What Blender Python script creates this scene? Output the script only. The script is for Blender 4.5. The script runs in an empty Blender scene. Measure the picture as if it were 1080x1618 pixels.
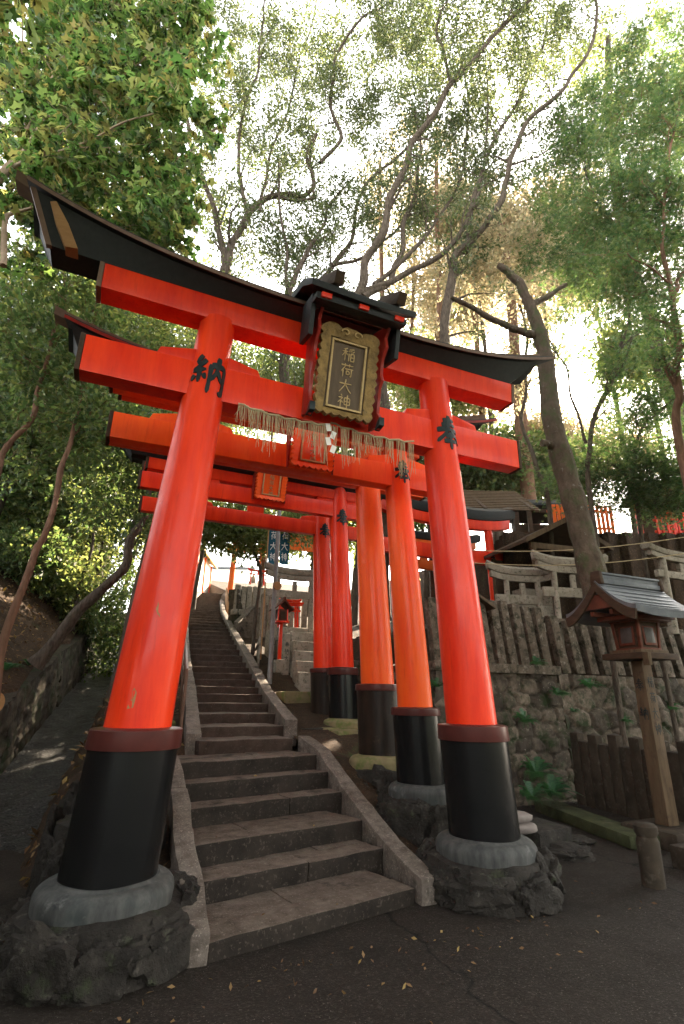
import bpy, bmesh, math, random
import numpy as np
from mathutils import Vector, Matrix, noise as mnoise

random.seed(7)
SC = bpy.context.scene
COL = SC.collection
PI = math.pi
R = math.radians

# ------------------------------------------------------------------ camera
FPX, PIT, YAW, ROL = 831.9, 0.3331, 0.4125, 0.0148
CAM = np.array([-1.981, -4.820, 1.3125])
_F = np.array([math.sin(YAW)*math.cos(PIT), math.cos(YAW)*math.cos(PIT), math.sin(PIT)])
_R0 = np.array([math.cos(YAW), -math.sin(YAW), 0.0])
_U0 = np.cross(_R0, _F)
_R = _R0*math.cos(ROL) + _U0*math.sin(ROL)
_U = -_R0*math.sin(ROL) + _U0*math.cos(ROL)
cd = bpy.data.cameras.new("camera")
cam = bpy.data.objects.new("camera", cd)
COL.objects.link(cam)
cam.matrix_world = Matrix(((_R[0], _U[0], -_F[0], CAM[0]), (_R[1], _U[1], -_F[1], CAM[1]), (_R[2], _U[2], -_F[2], CAM[2]), (0, 0, 0, 1)))
cd.sensor_fit = 'HORIZONTAL'
cd.sensor_width = 36
cd.lens = FPX/1080*36
cd.clip_start = 0.05
cd.clip_end = 600
SC.camera = cam

def ray(px, py):
    d = _F*FPX + _R*(px-540) + _U*(809-py)
    return d/np.linalg.norm(d)
def at(px, py, Y):
    d = ray(px, py)
    return CAM + d*(Y-CAM[1])/d[1]
def onz(px, py, z):
    d = ray(px, py)
    return CAM + d*(z-CAM[2])/d[2]

def ad(px, py, dep):
    d = _F*FPX + _R*(px-540) + _U*(809-py)
    h = d[0]*math.sin(YAW)+d[1]*math.cos(YAW)
    return CAM + d*(dep/h)

# ------------------------------------------------------------------ world, sun, exposure
SUN_AZ, SUN_EL = R(51.5), R(31)          # azimuth measured from +Y towards +X
w = bpy.data.worlds.new("World")
SC.world = w
w.use_nodes = True
wn = w.node_tree.nodes
wl = w.node_tree.links
bg = wn["Background"]
sky = wn.new("ShaderNodeTexSky")
sky.sky_type = 'NISHITA'
sky.sun_disc = False
sky.sun_elevation = SUN_EL
sky.sun_rotation = SUN_AZ
sky.air_density = 1.0
sky.dust_density = 1.0
hs = wn.new("ShaderNodeHueSaturation")
hs.inputs['Saturation'].default_value = 0.35
wl.new(sky.outputs[0], hs.inputs['Color'])
wt = wn.new("ShaderNodeMix"); wt.data_type = 'RGBA'; wt.blend_type = 'MULTIPLY'; wt.inputs[0].default_value = 1.0
wt.inputs[7].default_value = (1.0, .93, .83, 1)
wl.new(hs.outputs[0], wt.inputs[6])
wl.new(wt.outputs[2], bg.inputs['Color'])
bg.inputs['Strength'].default_value = 0.15
sd = bpy.data.lights.new("sun", 'SUN')
sd.energy = 5.0
sd.angle = R(0.5)
sd.color = (1.0, 0.83, 0.62)
sun = bpy.data.objects.new("sun", sd)
COL.objects.link(sun)
sdir = Vector((math.sin(SUN_AZ)*math.cos(SUN_EL), math.cos(SUN_AZ)*math.cos(SUN_EL), math.sin(SUN_EL)))
sun.rotation_euler = sdir.to_track_quat('Z', 'Y').to_euler()
SC.view_settings.view_transform = 'Standard'
SC.view_settings.look = 'None'
SC.view_settings.exposure = 3.25
SC.view_settings.gamma = 1.0
SC.render.engine = 'CYCLES'
SC.cycles.use_denoising = True
SC.cycles.max_bounces = 6
SC.cycles.diffuse_bounces = 4
SC.cycles.glossy_bounces = 3
SC.cycles.transmission_bounces = 3
SC.cycles.transparent_max_bounces = 4
SC.cycles.sample_clamp_indirect = 6.0

# ------------------------------------------------------------------ materials
def new_mat(name):
    m = bpy.data.materials.new(name)
    m.use_nodes = True
    nt = m.node_tree
    return m, nt, nt.nodes, nt.links, nt.nodes["Principled BSDF"]

def coords(nt, rnd=True):
    n, l = nt.nodes, nt.links
    tc = n.new("ShaderNodeTexCoord")
    if not rnd:
        return tc.outputs['Object']
    oi = n.new("ShaderNodeObjectInfo")
    ml = n.new("ShaderNodeMath"); ml.operation = 'MULTIPLY'; ml.inputs[1].default_value = 37.0
    l.new(oi.outputs['Random'], ml.inputs[0])
    ad = n.new("ShaderNodeVectorMath"); ad.operation = 'ADD'
    l.new(tc.outputs['Object'], ad.inputs[0]); l.new(ml.outputs[0], ad.inputs[1])
    return ad.outputs[0]

def tex_noise(nt, vec, scale, detail=5, rough=0.6, stretch=None):
    n, l = nt.nodes, nt.links
    if stretch:
        mp = n.new("ShaderNodeMapping"); mp.inputs['Scale'].default_value = stretch
        l.new(vec, mp.inputs[0]); vec = mp.outputs[0]
    t = n.new("ShaderNodeTexNoise")
    t.inputs['Scale'].default_value = scale
    t.inputs['Detail'].default_value = detail
    t.inputs['Roughness'].default_value = rough
    l.new(vec, t.inputs['Vector'])
    return t.outputs['Fac']

def ramp(nt, fac, stops):
    r = nt.nodes.new("ShaderNodeValToRGB")
    e = r.color_ramp.elements
    while len(e) < len(stops):
        e.new(0.5)
    for k, (p, c) in enumerate(stops):
        e[k].position = p
        e[k].color = (c, c, c, 1) if isinstance(c, (int, float)) else (*c, 1)
    nt.links.new(fac, r.inputs[0])
    return r.outputs[0]

def mixc(nt, fac, a, b, mode='MIX'):
    m = nt.nodes.new("ShaderNodeMix"); m.data_type = 'RGBA'; m.blend_type = mode
    for sock, v in ((m.inputs[0], fac), (m.inputs[6], a), (m.inputs[7], b)):
        if isinstance(v, (int, float)):
            sock.default_value = v
        elif isinstance(v, tuple):
            sock.default_value = (*v, 1)
        else:
            nt.links.new(v, sock)
    return m.outputs[2]

def bump(nt, fac, strength, dist, prev=None):
    b = nt.nodes.new("ShaderNodeBump")
    b.inputs['Strength'].default_value = strength
    b.inputs['Distance'].default_value = dist
    nt.links.new(fac, b.inputs['Height'])
    if prev is not None:
        nt.links.new(prev, b.inputs['Normal'])
    return b.outputs[0]

def surf(name, c1, c2, scale=4, rough=0.8, bumps=((30, .3, .01),), spots=None, spot_scale=8, spot_lo=.55, spot_hi=.68, stretch=None, spec=.16, coat=0, tone=False, spots2=None):
    """colour noise between c1 and c2, patches of a third colour, layered bump"""
    m, nt, n, l, p = new_mat(name)
    v = coords(nt)
    col = ramp(nt, tex_noise(nt, v, scale, 6, .65, stretch), ((.3, c1), (.7, c2)))
    if tone:
        a = n.new("ShaderNodeAttribute"); a.attribute_name = 'tone'
        col = mixc(nt, 1.0, col, a.outputs['Color'], 'MULTIPLY')
    if spots:
        f = ramp(nt, tex_noise(nt, v, spot_scale, 7, .7), ((spot_lo, 0.0), (spot_hi, 1.0)))
        col = mixc(nt, f, col, spots)
    if spots2:
        c_, s_, lo_, hi_ = spots2
        f = ramp(nt, tex_noise(nt, v, s_, 6, .7), ((lo_, 0.0), (hi_, 1.0)))
        col = mixc(nt, f, col, c_)
    l.new(col, p.inputs['Base Color'])
    p.inputs['Roughness'].default_value = rough
    p.inputs['Specular IOR Level'].default_value = spec
    if coat:
        p.inputs['Coat Weight'].default_value = coat
        p.inputs['Coat Roughness'].default_value = .15
    nm = None
    for s, st, d in bumps:
        nm = bump(nt, tex_noise(nt, v, s, 6, .65, stretch), st, d, nm)
    if nm is not None:
        l.new(nm, p.inputs['Normal'])
    return m

def red_mat(name, c1, c2, chip=(.55, .30, .06), rough=.36):
    """lacquered vermilion: long vertical weather streaks, hairline chips to the undercoat"""
    m, nt, n, l, p = new_mat(name)
    v = coords(nt)
    col = ramp(nt, tex_noise(nt, v, 1.6, 6, .7, (2.5, 2.5, .35)), ((.28, c1), (.72, c2)))
    f2 = ramp(nt, tex_noise(nt, v, 5, 8, .75, (3, 3, .25)), ((.54, 0.0), (.76, .6)))
    col = mixc(nt, f2, col, (c1[0]*.55, c1[1]*.5, c1[2]*.6))
    f = ramp(nt, tex_noise(nt, v, 9, 9, .8, (2.2, 2.2, .35)), ((.715, 0.0), (.745, 1.0)))
    col = mixc(nt, f, col, chip)
    l.new(col, p.inputs['Base Color'])
    rr = ramp(nt, tex_noise(nt, v, 6, 6, .7), ((.3, rough-.1), (.75, rough+.2)))
    l.new(rr, p.inputs['Roughness'])
    p.inputs['Coat Weight'].default_value = .10
    p.inputs['Coat Roughness'].default_value = .12
    p.inputs['Specular IOR Level'].default_value = .17
    nm = bump(nt, tex_noise(nt, v, 7, 5, .6, (3, 3, .4)), .12, .01)
    nm = bump(nt, tex_noise(nt, v, 90, 3, .6), .06, .002, nm)
    l.new(nm, p.inputs['Normal'])
    return m

def leaf_mat(name, cols, trans=.45, rough=.45, tint=(2.35, 2.25, 1.35)):
    m, nt, n, l, p = new_mat(name)
    g = n.new("ShaderNodeNewGeometry")
    k = len(cols)
    c = ramp(nt, g.outputs['Random Per Island'], [(i/(k-1), q) for i, q in enumerate(cols)])
    l.new(c, p.inputs['Base Color'])
    p.inputs['Roughness'].default_value = rough
    p.inputs['Specular IOR Level'].default_value = .35
    tr = n.new("ShaderNodeBsdfTranslucent")
    tc = mixc(nt, 1.0, c, tint, 'MULTIPLY')
    l.new(tc, tr.inputs['Color'])
    mx = n.new("ShaderNodeMixShader")
    mx.inputs[0].default_value = trans
    l.new(p.outputs[0], mx.inputs[1]); l.new(tr.outputs[0], mx.inputs[2])
    l.new(mx.outputs[0], n["Material Output"].inputs['Surface'])
    return m

M = {}
M['red'] = red_mat('red_lacquer', (.55, .013, .004), (.80, .050, .008))
M['red_old_glow'] = red_mat('red_lacquer_worn_glow', (.70, .045, .006), (.82, .125, .013), (.60, .34, .08), .42)  # worn paint, its orange shift also carrying warm sun glow
M['red_dark'] = red_mat('dark_red_wood', (.16, .012, .008), (.30, .022, .012))
M['orange'] = red_mat('orange_paint', (.70, .10, .012), (.80, .17, .02), rough=.5)
M['black'] = surf('black_copper_roof', (.006, .008, .009), (.014, .017, .018), 20, .62, ((160, .5, .004), (14, .1, .01)), spec=.35)
M['lacquer'] = surf('black_lacquer', (.004, .004, .0045), (.008, .008, .008), 3, .24, ((5, .08, .01),), spots=(.05, .04, .03), spot_scale=16, spot_lo=.70, spot_hi=.74, spec=.3)
M['lacquer_worn'] = surf('black_lacquer_worn', (.006, .005, .0045), (.028, .017, .011), 3, .4, ((20, .15, .01),), spots=(.09, .06, .03), spot_scale=5, spot_lo=.6, spot_hi=.8, stretch=(3, 3, .5))
M['collar'] = surf('rust_red_metal_band', (.050, .014, .012), (.085, .022, .017), 4, .33, ((40, .1, .004),), spots=(.20, .12, .08), spot_scale=22, spot_lo=.68, spot_hi=.75)
M['edge'] = surf('brown_weathered_edge', (.11, .065, .045), (.17, .11, .08), 8, .6, ((30, .2, .005),))
M['tan'] = surf('bare_wood_tan', (.28, .15, .06), (.36, .20, .09), 8, .6, ((30, .2, .005),), stretch=(1, 1, 5))
M['gilt'] = surf('old_gilt_wood', (.10, .062, .022), (.30, .19, .065), 9, .5, ((24, .6, .02),), spots=(.03, .024, .018), spot_scale=14, spot_lo=.56, spot_hi=.72)
M['gilt_bright'] = surf('gilt_paint', (.36, .24, .10), (.50, .36, .17), 20, .4, ((40, .3, .004),))
M['board'] = surf('weathered_name_board', (.075, .052, .034), (.12, .085, .055), 4, .6, ((20, .3, .004),), stretch=(6, 6, 1))
M['ink'] = surf('black_brush_paint', (.010, .016, .017), (.022, .032, .033), 9, .38, ((30, .3, .004),))
M['granite'] = surf('step_granite', (.055, .041, .031), (.145, .113, .089), 7, .85, ((60, 1.0, .008), (14, .5, .015)), spots=(.20, .162, .132), spot_scale=42, spot_lo=.56, spot_hi=.66, spots2=((.018, .014, .011), 3.2, .55, .70))
M['granite_riser'] = surf('dark_riser', (.012, .009, .007), (.034, .026, .020), 4, .8, ((70, .7, .006), (14, .3, .01)), spots=(.075, .06, .048), spot_scale=30, spot_lo=.56, spot_hi=.66)
M['granite_riser_brown'] = surf('brown_riser', (.028, .018, .013), (.065, .044, .033), 6, .85, ((50, .9, .008),), spots=(.10, .075, .058), spot_scale=30, spot_lo=.58, spot_hi=.68)
M['granite2'] = surf('curb_granite', (.07, .055, .044), (.17, .14, .115), 9, .85, ((60, 1.0, .008), (14, .4, .012)), spots=(.30, .25, .21), spot_scale=48, spot_lo=.56, spot_hi=.66, spots2=((.03, .025, .02), 4, .55, .72))
M['ringstone'] = surf('grey_pillar_stone', (.026, .028, .027), (.088, .085, .079), 7, .75, ((60, .3, .004),), spots=(.20, .195, .185), spot_scale=6, spot_lo=.58, spot_hi=.8, stretch=(1.6, 1.6, .4), spots2=((.03, .04, .038), 2.5, .52, .72))
M['ringmoss'] = surf('mossy_pillar_stone', (.14, .11, .06), (.22, .18, .09), 6, .9, ((40, .4, .006),), spots=(.10, .12, .035), spot_scale=4, spot_lo=.48, spot_hi=.62)
M['rock'] = surf('dark_rock', (.014, .012, .010), (.040, .034, .028), 4, .8, ((9, .9, .06), (45, .8, .016)), spots=(.10, .088, .074), spot_scale=12, spot_lo=.58, spot_hi=.72, spots2=((.035, .045, .02), 3, .58, .7))
M['wallstone'] = surf('retaining_wall_stone', (.032, .026, .02), (.125, .10, .078), 7, .9, ((10, .6, .03), (60, .5, .008)), spots=(.24, .21, .17), spot_scale=18, spot_lo=.60, spot_hi=.70, tone=True, spots2=((.022, .03, .012), 3.4, .50, .62))
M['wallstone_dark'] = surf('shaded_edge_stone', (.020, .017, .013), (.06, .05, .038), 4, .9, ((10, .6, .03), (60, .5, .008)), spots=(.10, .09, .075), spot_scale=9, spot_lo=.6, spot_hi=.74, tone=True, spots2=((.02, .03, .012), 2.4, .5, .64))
M['post'] = surf('lichen_stone_post', (.055, .042, .03), (.14, .108, .08), 7, .9, ((50, .8, .010), (12, .5, .02)), spots=(.24, .21, .17), spot_scale=11, spot_lo=.54, spot_hi=.70, spots2=((.028, .026, .014), 6, .50, .62))
M['post_dark'] = surf('dark_stone_post', (.022, .017, .012), (.05, .037, .025), 5, .9, ((50, .5, .008),), spots=(.085, .068, .052), spot_scale=9, spot_lo=.55, spot_hi=.72)  # shade of the lower right corner put into this stone's colour
M['stone_lt'] = surf('pale_carved_stone', (.17, .145, .11), (.29, .25, .20), 5, .88, ((60, .4, .006),), spots=(.07, .064, .045), spot_scale=15, spot_lo=.53, spot_hi=.66)
M['asphalt'] = surf('plaza_asphalt', (.018, .0135, .0105), (.031, .0245, .019), 1.3, .9, ((180, .7, .004), (9, .25, .01)), spots=(.085, .07, .056), spot_scale=110, spot_lo=.60, spot_hi=.68, spots2=((.014, .011, .009), .9, .5, .68))
def paving():
    m, nt, n, l, p = new_mat('plaza_paving')
    v = coords(nt, False)
    col = ramp(nt, tex_noise(nt, v, 1.1, 7, .7), ((.3, (.013, .0098, .0075)), (.7, (.026, .020, .0155))))
    col = mixc(nt, ramp(nt, tex_noise(nt, v, 48, 4, .7), ((.52, 0.0), (.70, .8))), col, (.062, .052, .043))
    col = mixc(nt, ramp(nt, tex_noise(nt, v, 75, 3, .6), ((.66, 0.0), (.70, 1.0))), col, (.16, .14, .12))
    col = mixc(nt, ramp(nt, tex_noise(nt, v, 60, 3, .6), ((.30, 1.0), (.36, 0.0))), col, (.005, .004, .0035))
    col = mixc(nt, ramp(nt, tex_noise(nt, v, .55, 6, .7), ((.50, 0.0), (.66, .75))), col, (.010, .008, .0065))
    vo = n.new('ShaderNodeTexVoronoi'); vo.feature = 'DISTANCE_TO_EDGE'; vo.inputs['Scale'].default_value = .24
    wv = n.new('ShaderNodeVectorMath'); wv.operation = 'MULTIPLY_ADD'; wv.inputs[1].default_value = (.5, .5, 0)
    nz = n.new('ShaderNodeTexNoise'); nz.inputs['Scale'].default_value = 2.2; nz.inputs['Detail'].default_value = 6
    l.new(v, nz.inputs['Vector']); l.new(nz.outputs['Color'], wv.inputs[0]); l.new(v, wv.inputs[2]); l.new(wv.outputs[0], vo.inputs['Vector'])
    ck = ramp(nt, vo.outputs['Distance'], ((.0, 1.0), (.005, 0.0)))
    col = mixc(nt, ck, col, (.004, .0035, .003))
    l.new(col, p.inputs['Base Color'])
    l.new(ramp(nt, tex_noise(nt, v, .8, 5, .7), ((.35, .7), (.65, .95))), p.inputs['Roughness'])
    p.inputs['Specular IOR Level'].default_value = .12
    nm = bump(nt, tex_noise(nt, v, 70, 4, .7), .9, .008)
    nm = bump(nt, tex_noise(nt, v, 6, 5, .65), .4, .03, nm)
    l.new(nm, p.inputs['Normal'])
    return m
M['asphalt'] = paving()
M['soil'] = surf('leaf_strewn_soil', (.02, .0125, .0075), (.05, .03, .017), 3, .95, ((14, .8, .05), (60, .6, .02)), spots=(.11, .065, .032), spot_scale=26, spot_lo=.55, spot_hi=.66, spots2=((.04, .06, .02), 1.2, .6, .72))
M['blocker_green'] = surf('blocker_hill_green', (.02, .028, .012), (.05, .06, .025), 1.5, .95, ((4, 1.0, .3),))
M['gravel'] = surf('wet_channel_gravel', (.016, .015, .014), (.045, .043, .04), 9, .33, ((22, 1.0, .06), (80, 1.0, .02)), spots=(.26, .26, .26), spot_scale=34, spot_lo=.57, spot_hi=.64)
M['bark'] = surf('grey_brown_bark', (.04, .03, .022), (.135, .105, .08), 9, .9, ((14, 1.0, .05), (50, .8, .014)), stretch=(2.5, 2.5, .6), spots=(.075, .085, .04), spot_scale=3, spot_lo=.58, spot_hi=.75, spots2=((.22, .21, .19), 9, .66, .74))
M['bark_moss'] = surf('mossy_mottled_bark', (.06, .042, .028), (.14, .105, .075), 5, .9, ((9, 1.0, .10), (40, .9, .02)), stretch=(1.5, 1.5, .8), spots=(.07, .085, .035), spot_scale=3.2, spot_lo=.50, spot_hi=.64, spots2=((.26, .25, .22), 8, .62, .70))
M['bark_red'] = surf('reddish_bark', (.09, .048, .03), (.19, .105, .065), 6, .85, ((16, .7, .03),), stretch=(2.5, 2.5, .6))
M['bark_pale'] = surf('pale_twig_bark', (.22, .16, .11), (.36, .27, .19), 6, .85, ((20, .5, .02),))
M['bark_dark'] = surf('dark_wet_bark', (.030, .024, .019), (.07, .054, .042), 6, .9, ((16, .7, .03),), stretch=(2.5, 2.5, .6))
M['tile'] = surf('grey_roof_sheet', (.075, .080, .088), (.125, .132, .14), 6, .42, ((40, .3, .006),), spots=(.19, .195, .20), spot_scale=10, spot_lo=.62, spot_hi=.74)
M['darkwood'] = surf('aged_dark_wood', (.030, .018, .011), (.065, .038, .022), 5, .7, ((30, .4, .006),), stretch=(1, 1, 4))
M['brownwood'] = surf('weathered_brown_wood', (.055, .036, .02), (.11, .072, .042), 5, .75, ((30, .5, .008),), stretch=(3, 3, .5), spots=(.05, .03, .018), spot_scale=5, spot_lo=.55, spot_hi=.7)  # kept dark so the lantern carries the corner's shade in its wood
M['redwood'] = surf('faded_red_wood', (.06, .018, .010), (.12, .034, .017), 5, .6, ((30, .4, .006),))  # darkened along with the lantern, corner shade in the colour
M['steel'] = surf('galvanised_pole', (.16, .15, .145), (.24, .23, .22), 6, .5, ((40, .1, .004),))
M['rail'] = surf('brown_handrail_metal', (.10, .055, .035), (.16, .09, .06), 6, .45, ((40, .15, .004),))
M['straw'] = surf('rice_straw', (.30, .22, .12), (.46, .36, .22), 30, .85, ((80, .4, .004),))
M['paper'] = surf('white_paper', (.66, .63, .58), (.74, .71, .66), 6, .8, ())
M['white'] = surf('white_plaster', (.70, .64, .55), (.80, .75, .68), 2, .8, ((30, .1, .004),))
M['banner'] = surf('blue_cotton', (.010, .055, .085), (.018, .085, .125), 3, .85, ((8, .5, .03),))
M['gold'] = surf('golden_glow_roof', (.50, .30, .09), (.62, .42, .16), 5, .6, ((30, .3, .006),))  # roof colour holds the golden glow at the head of the steps
M['bag'] = surf('pale_sandbag', (.15, .125, .11), (.23, .195, .175), 6, .9, ((60, .5, .006), (9, .4, .02)))
M['glass'] = surf('dull_lantern_paper', (.035, .03, .026), (.07, .062, .055), 6, .3, ())
M['moss'] = surf('mossy_slab', (.022, .025, .012), (.055, .06, .025), 5, .95, ((40, .6, .01),), spots=(.08, .07, .055), spot_scale=10, spot_lo=.58, spot_hi=.7)
M['leaf_big'] = leaf_mat('broad_leaf', ((.040, .088, .030), (.060, .120, .040), (.095, .150, .056), (.145, .175, .078), (.175, .150, .065)), .55)
M['leaf_mid'] = leaf_mat('canopy_leaf', ((.065, .095, .04), (.085, .115, .048), (.12, .145, .06), (.16, .17, .08)), .55)
M['leaf_canopy'] = leaf_mat('canopy_leaf_fine', ((.038, .058, .032), (.052, .074, .040), (.072, .094, .050), (.105, .116, .068)), .42)
M['leaf_gold'] = leaf_mat('golden_leaf', ((.15, .155, .095), (.20, .185, .12), (.25, .215, .14), (.29, .23, .155)), .55, .5, (2.2, 2.1, 1.8))
M['leaf_green'] = leaf_mat('maple_leaf', ((.028, .060, .027), (.040, .082, .036), (.066, .106, .046), (.105, .128, .058)), .5)
M['leaf_dark'] = leaf_mat('shade_leaf', ((.035, .065, .03), (.05, .085, .036), (.075, .105, .045), (.11, .125, .055)), .5)
M['fern'] = leaf_mat('fern_frond', ((.018, .06, .028), (.03, .09, .04), (.045, .11, .045)), .3)
M['dry'] = leaf_mat('dry_leaf', ((.06, .03, .013), (.11, .058, .025), (.17, .10, .045), (.22, .15, .045)), .1, .8)

# ------------------------------------------------------------------ mesh helpers
class MB:
    def __init__(self):
        self.v, self.f = [], []
    def add(self, vs, fs):
        o = len(self.v)
        self.v.extend([tuple(map(float, q)) for q in vs])
        self.f.extend([tuple(i+o for i in q) for q in fs])
        return self
    def box(self, c, s, rot=None, taper=1.0, lean=(0, 0)):
        x, y, z = s[0]/2, s[1]/2, s[2]/2
        vs = []
        for k, (sx, sy, sz) in enumerate(((-1, -1, -1), (1, -1, -1), (1, 1, -1), (-1, 1, -1), (-1, -1, 1), (1, -1, 1), (1, 1, 1), (-1, 1, 1))):
            t = taper if sz > 0 else 1
            vs.append(Vector((sx*x*t+(lean[0] if sz > 0 else 0), sy*y*t+(lean[1] if sz > 0 else 0), sz*z)))
        if rot is not None:
            mm = rot if isinstance(rot, Matrix) else Matrix.Rotation(rot, 3, 'Z')
            vs = [mm @ q for q in vs]
        return self.add([(q.x+c[0], q.y+c[1], q.z+c[2]) for q in vs], [(0, 3, 2, 1), (4, 5, 6, 7), (0, 1, 5, 4), (1, 2, 6, 5), (2, 3, 7, 6), (3, 0, 4, 7)])
    def lathe(self, prof, c=(0, 0, 0), seg=32, axis_top=None, cap=True):
        """prof [(r, z)], axis sheared so that it leans along axis_top=(dx, dy) per metre"""
        ax = axis_top or (0, 0)
        vs, fs = [], []
        for r, z in prof:
            for k in range(seg):
                a = 2*PI*k/seg
                vs.append((c[0]+ax[0]*z+r*math.cos(a), c[1]+ax[1]*z+r*math.sin(a), c[2]+z))
        for i in range(len(prof)-1):
            for k in range(seg):
                k2 = (k+1) % seg
                fs.append((i*seg+k, i*seg+k2, (i+1)*seg+k2, (i+1)*seg+k))
        if cap:
            fs.append(tuple(reversed(range(seg))))
            fs.append(tuple((len(prof)-1)*seg+k for k in range(seg)))
        return self.add(vs, fs)
    def tube(self, pts, radii, seg=8, cap=True):
        pts = np.asarray(pts, float)
        n = len(pts)
        if isinstance(radii, (int, float)):
            radii = [radii]*n
        t = np.gradient(pts, axis=0)
        t /= np.linalg.norm(t, axis=1)[:, None]+1e-9
        ref = np.array([0.3, 0.9, 0.2]) if abs(t[0][2]) > .8 else np.array([0, 0, 1.0])
        vs, fs = [], []
        u = np.cross(t[0], ref); u /= np.linalg.norm(u)
        for i in range(n):
            u = u - t[i]*(u@t[i]); u /= np.linalg.norm(u)+1e-9
            b = np.cross(t[i], u)
            for k in range(seg):
                a = 2*PI*k/seg
                vs.append(pts[i]+(u*math.cos(a)+b*math.sin(a))*radii[i])
        for i in range(n-1):
            for k in range(seg):
                k2 = (k+1) % seg
                fs.append((i*seg+k, i*seg+k2, (i+1)*seg+k2, (i+1)*seg+k))
        if cap:
            fs.append(tuple(reversed(range(seg)))); fs.append(tuple((n-1)*seg+k for k in range(seg)))
        return self.add(vs, fs)
    def sweep(self, secs, cap=True):
        """secs: list of equal-length closed sections"""
        k = len(secs[0]); vs, fs = [], []
        for s in secs: vs.extend(s)
        for i in range(len(secs)-1):
            for j in range(k):
                j2 = (j+1) % k
                fs.append((i*k+j, i*k+j2, (i+1)*k+j2, (i+1)*k+j))
        if cap:
            fs.append(tuple(reversed(range(k)))); fs.append(tuple((len(secs)-1)*k+j for j in range(k)))
        return self.add(vs, fs)
    def build(self, name, mat, parent=None, bevel=0, smooth=40, seg=2, rough=0, cuts=0):
        me = bpy.data.meshes.new(name)
        me.from_pydata(self.v, [], self.f)
        bm = bmesh.new(); bm.from_mesh(me)
        bmesh.ops.recalc_face_normals(bm, faces=bm.faces)
        if cuts:
            bmesh.ops.subdivide_edges(bm, edges=[e for e in bm.edges if e.calc_length() > .25], cuts=cuts, use_grid_fill=True)
            for v in bm.verts:
                q = v.co*5.3
                v.co += Vector((mnoise.noise(q), mnoise.noise(q+Vector((9, 3, 1))), mnoise.noise(q+Vector((4, 8, 7)))))*.010
        if bevel:
            ed = [e for e in bm.edges if len(e.link_faces) == 2 and e.calc_face_angle(0) > R(35)]
            bmesh.ops.bevel(bm, geom=ed, offset=bevel, segments=seg, profile=.6, affect='EDGES', clamp_overlap=True)
        if rough:
            for v in bm.verts:
                q = v.co*3.1
                v.co += Vector((mnoise.noise(q), mnoise.noise(q+Vector((9, 3, 1))), mnoise.noise(q+Vector((4, 8, 7)))))*rough
        bm.to_mesh(me); bm.free()
        if smooth:
            me.polygons.foreach_set('use_smooth', [True]*len(me.polygons))
            me.set_sharp_from_angle(angle=R(smooth))
        return link(name, me, mat, parent)

def link(name, me, mat, parent=None):
    o = bpy.data.objects.new(name, me)
    COL.objects.link(o)
    if mat is not None:
        me.materials.append(M[mat] if isinstance(mat, str) else mat)
    if parent is not None:
        o.parent = parent
    return o

def empty(name, loc=(0, 0, 0), rz=0.0):
    o = bpy.data.objects.new(name, None)
    COL.objects.link(o)
    o.location = loc; o.rotation_euler = (0, 0, rz)
    o.empty_display_size = .2
    return o

def tag(o, label=None, cat=None, group=None, kind=None):
    if label: o['label'] = label
    if cat: o['category'] = cat
    if group: o['group'] = group
    if kind: o['kind'] = kind
    return o

def thing(name, label, cat, loc=(0, 0, 0), rz=0.0, group=None):
    return tag(empty(name, loc, rz), label, cat, group)

def copy_tree(o, parent=None):
    c = o.copy(); COL.objects.link(c)
    if parent is not None: c.parent = parent
    for ch in list(o.children):
        copy_tree(ch, c)
    return c

def fast_mesh(name, V, Fidx, mat, parent=None, smooth=False, tone=None):
    """numpy vertices (n,3) and constant-size faces (m,k)"""
    me = bpy.data.meshes.new(name)
    V = np.ascontiguousarray(V, np.float32); Fidx = np.ascontiguousarray(Fidx, np.int32)
    m_, k = Fidx.shape
    me.vertices.add(len(V)); me.vertices.foreach_set('co', V.ravel())
    me.loops.add(m_*k); me.loops.foreach_set('vertex_index', Fidx.ravel())
    me.polygons.add(m_)
    me.polygons.foreach_set('loop_start', np.arange(0, m_*k, k, dtype=np.int32))
    me.update(calc_edges=True)
    if smooth:
        me.polygons.foreach_set('use_smooth', np.ones(m_, bool))
    if tone is not None:
        a = me.color_attributes.new('tone', 'FLOAT_COLOR', 'POINT')
        c = np.ones((len(V), 4), np.float32); c[:, :3] = tone
        a.data.foreach_set('color', c.ravel())
    me.validate()
    return link(name, me, mat, parent)

# value noise in numpy
def _h(i, j, s):
    n = np.sin(i*127.1+j*311.7+s*74.7)*43758.5453
    return n-np.floor(n)
def vnoise(x, y, s=0):
    i, j = np.floor(x), np.floor(y); u, v = x-i, y-j
    u = u*u*(3-2*u); v = v*v*(3-2*v)
    return (_h(i, j, s)*(1-u)+_h(i+1, j, s)*u)*(1-v)+(_h(i, j+1, s)*(1-u)+_h(i+1, j+1, s)*u)*v - .5
def fbm(x, y, s=0, o=4):
    r = 0; a = 1.0
    for k in range(o):
        r = r+a*vnoise(x, y, s+k); x, y, a = x*2.03, y*2.03, a*.5
    return r

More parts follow.
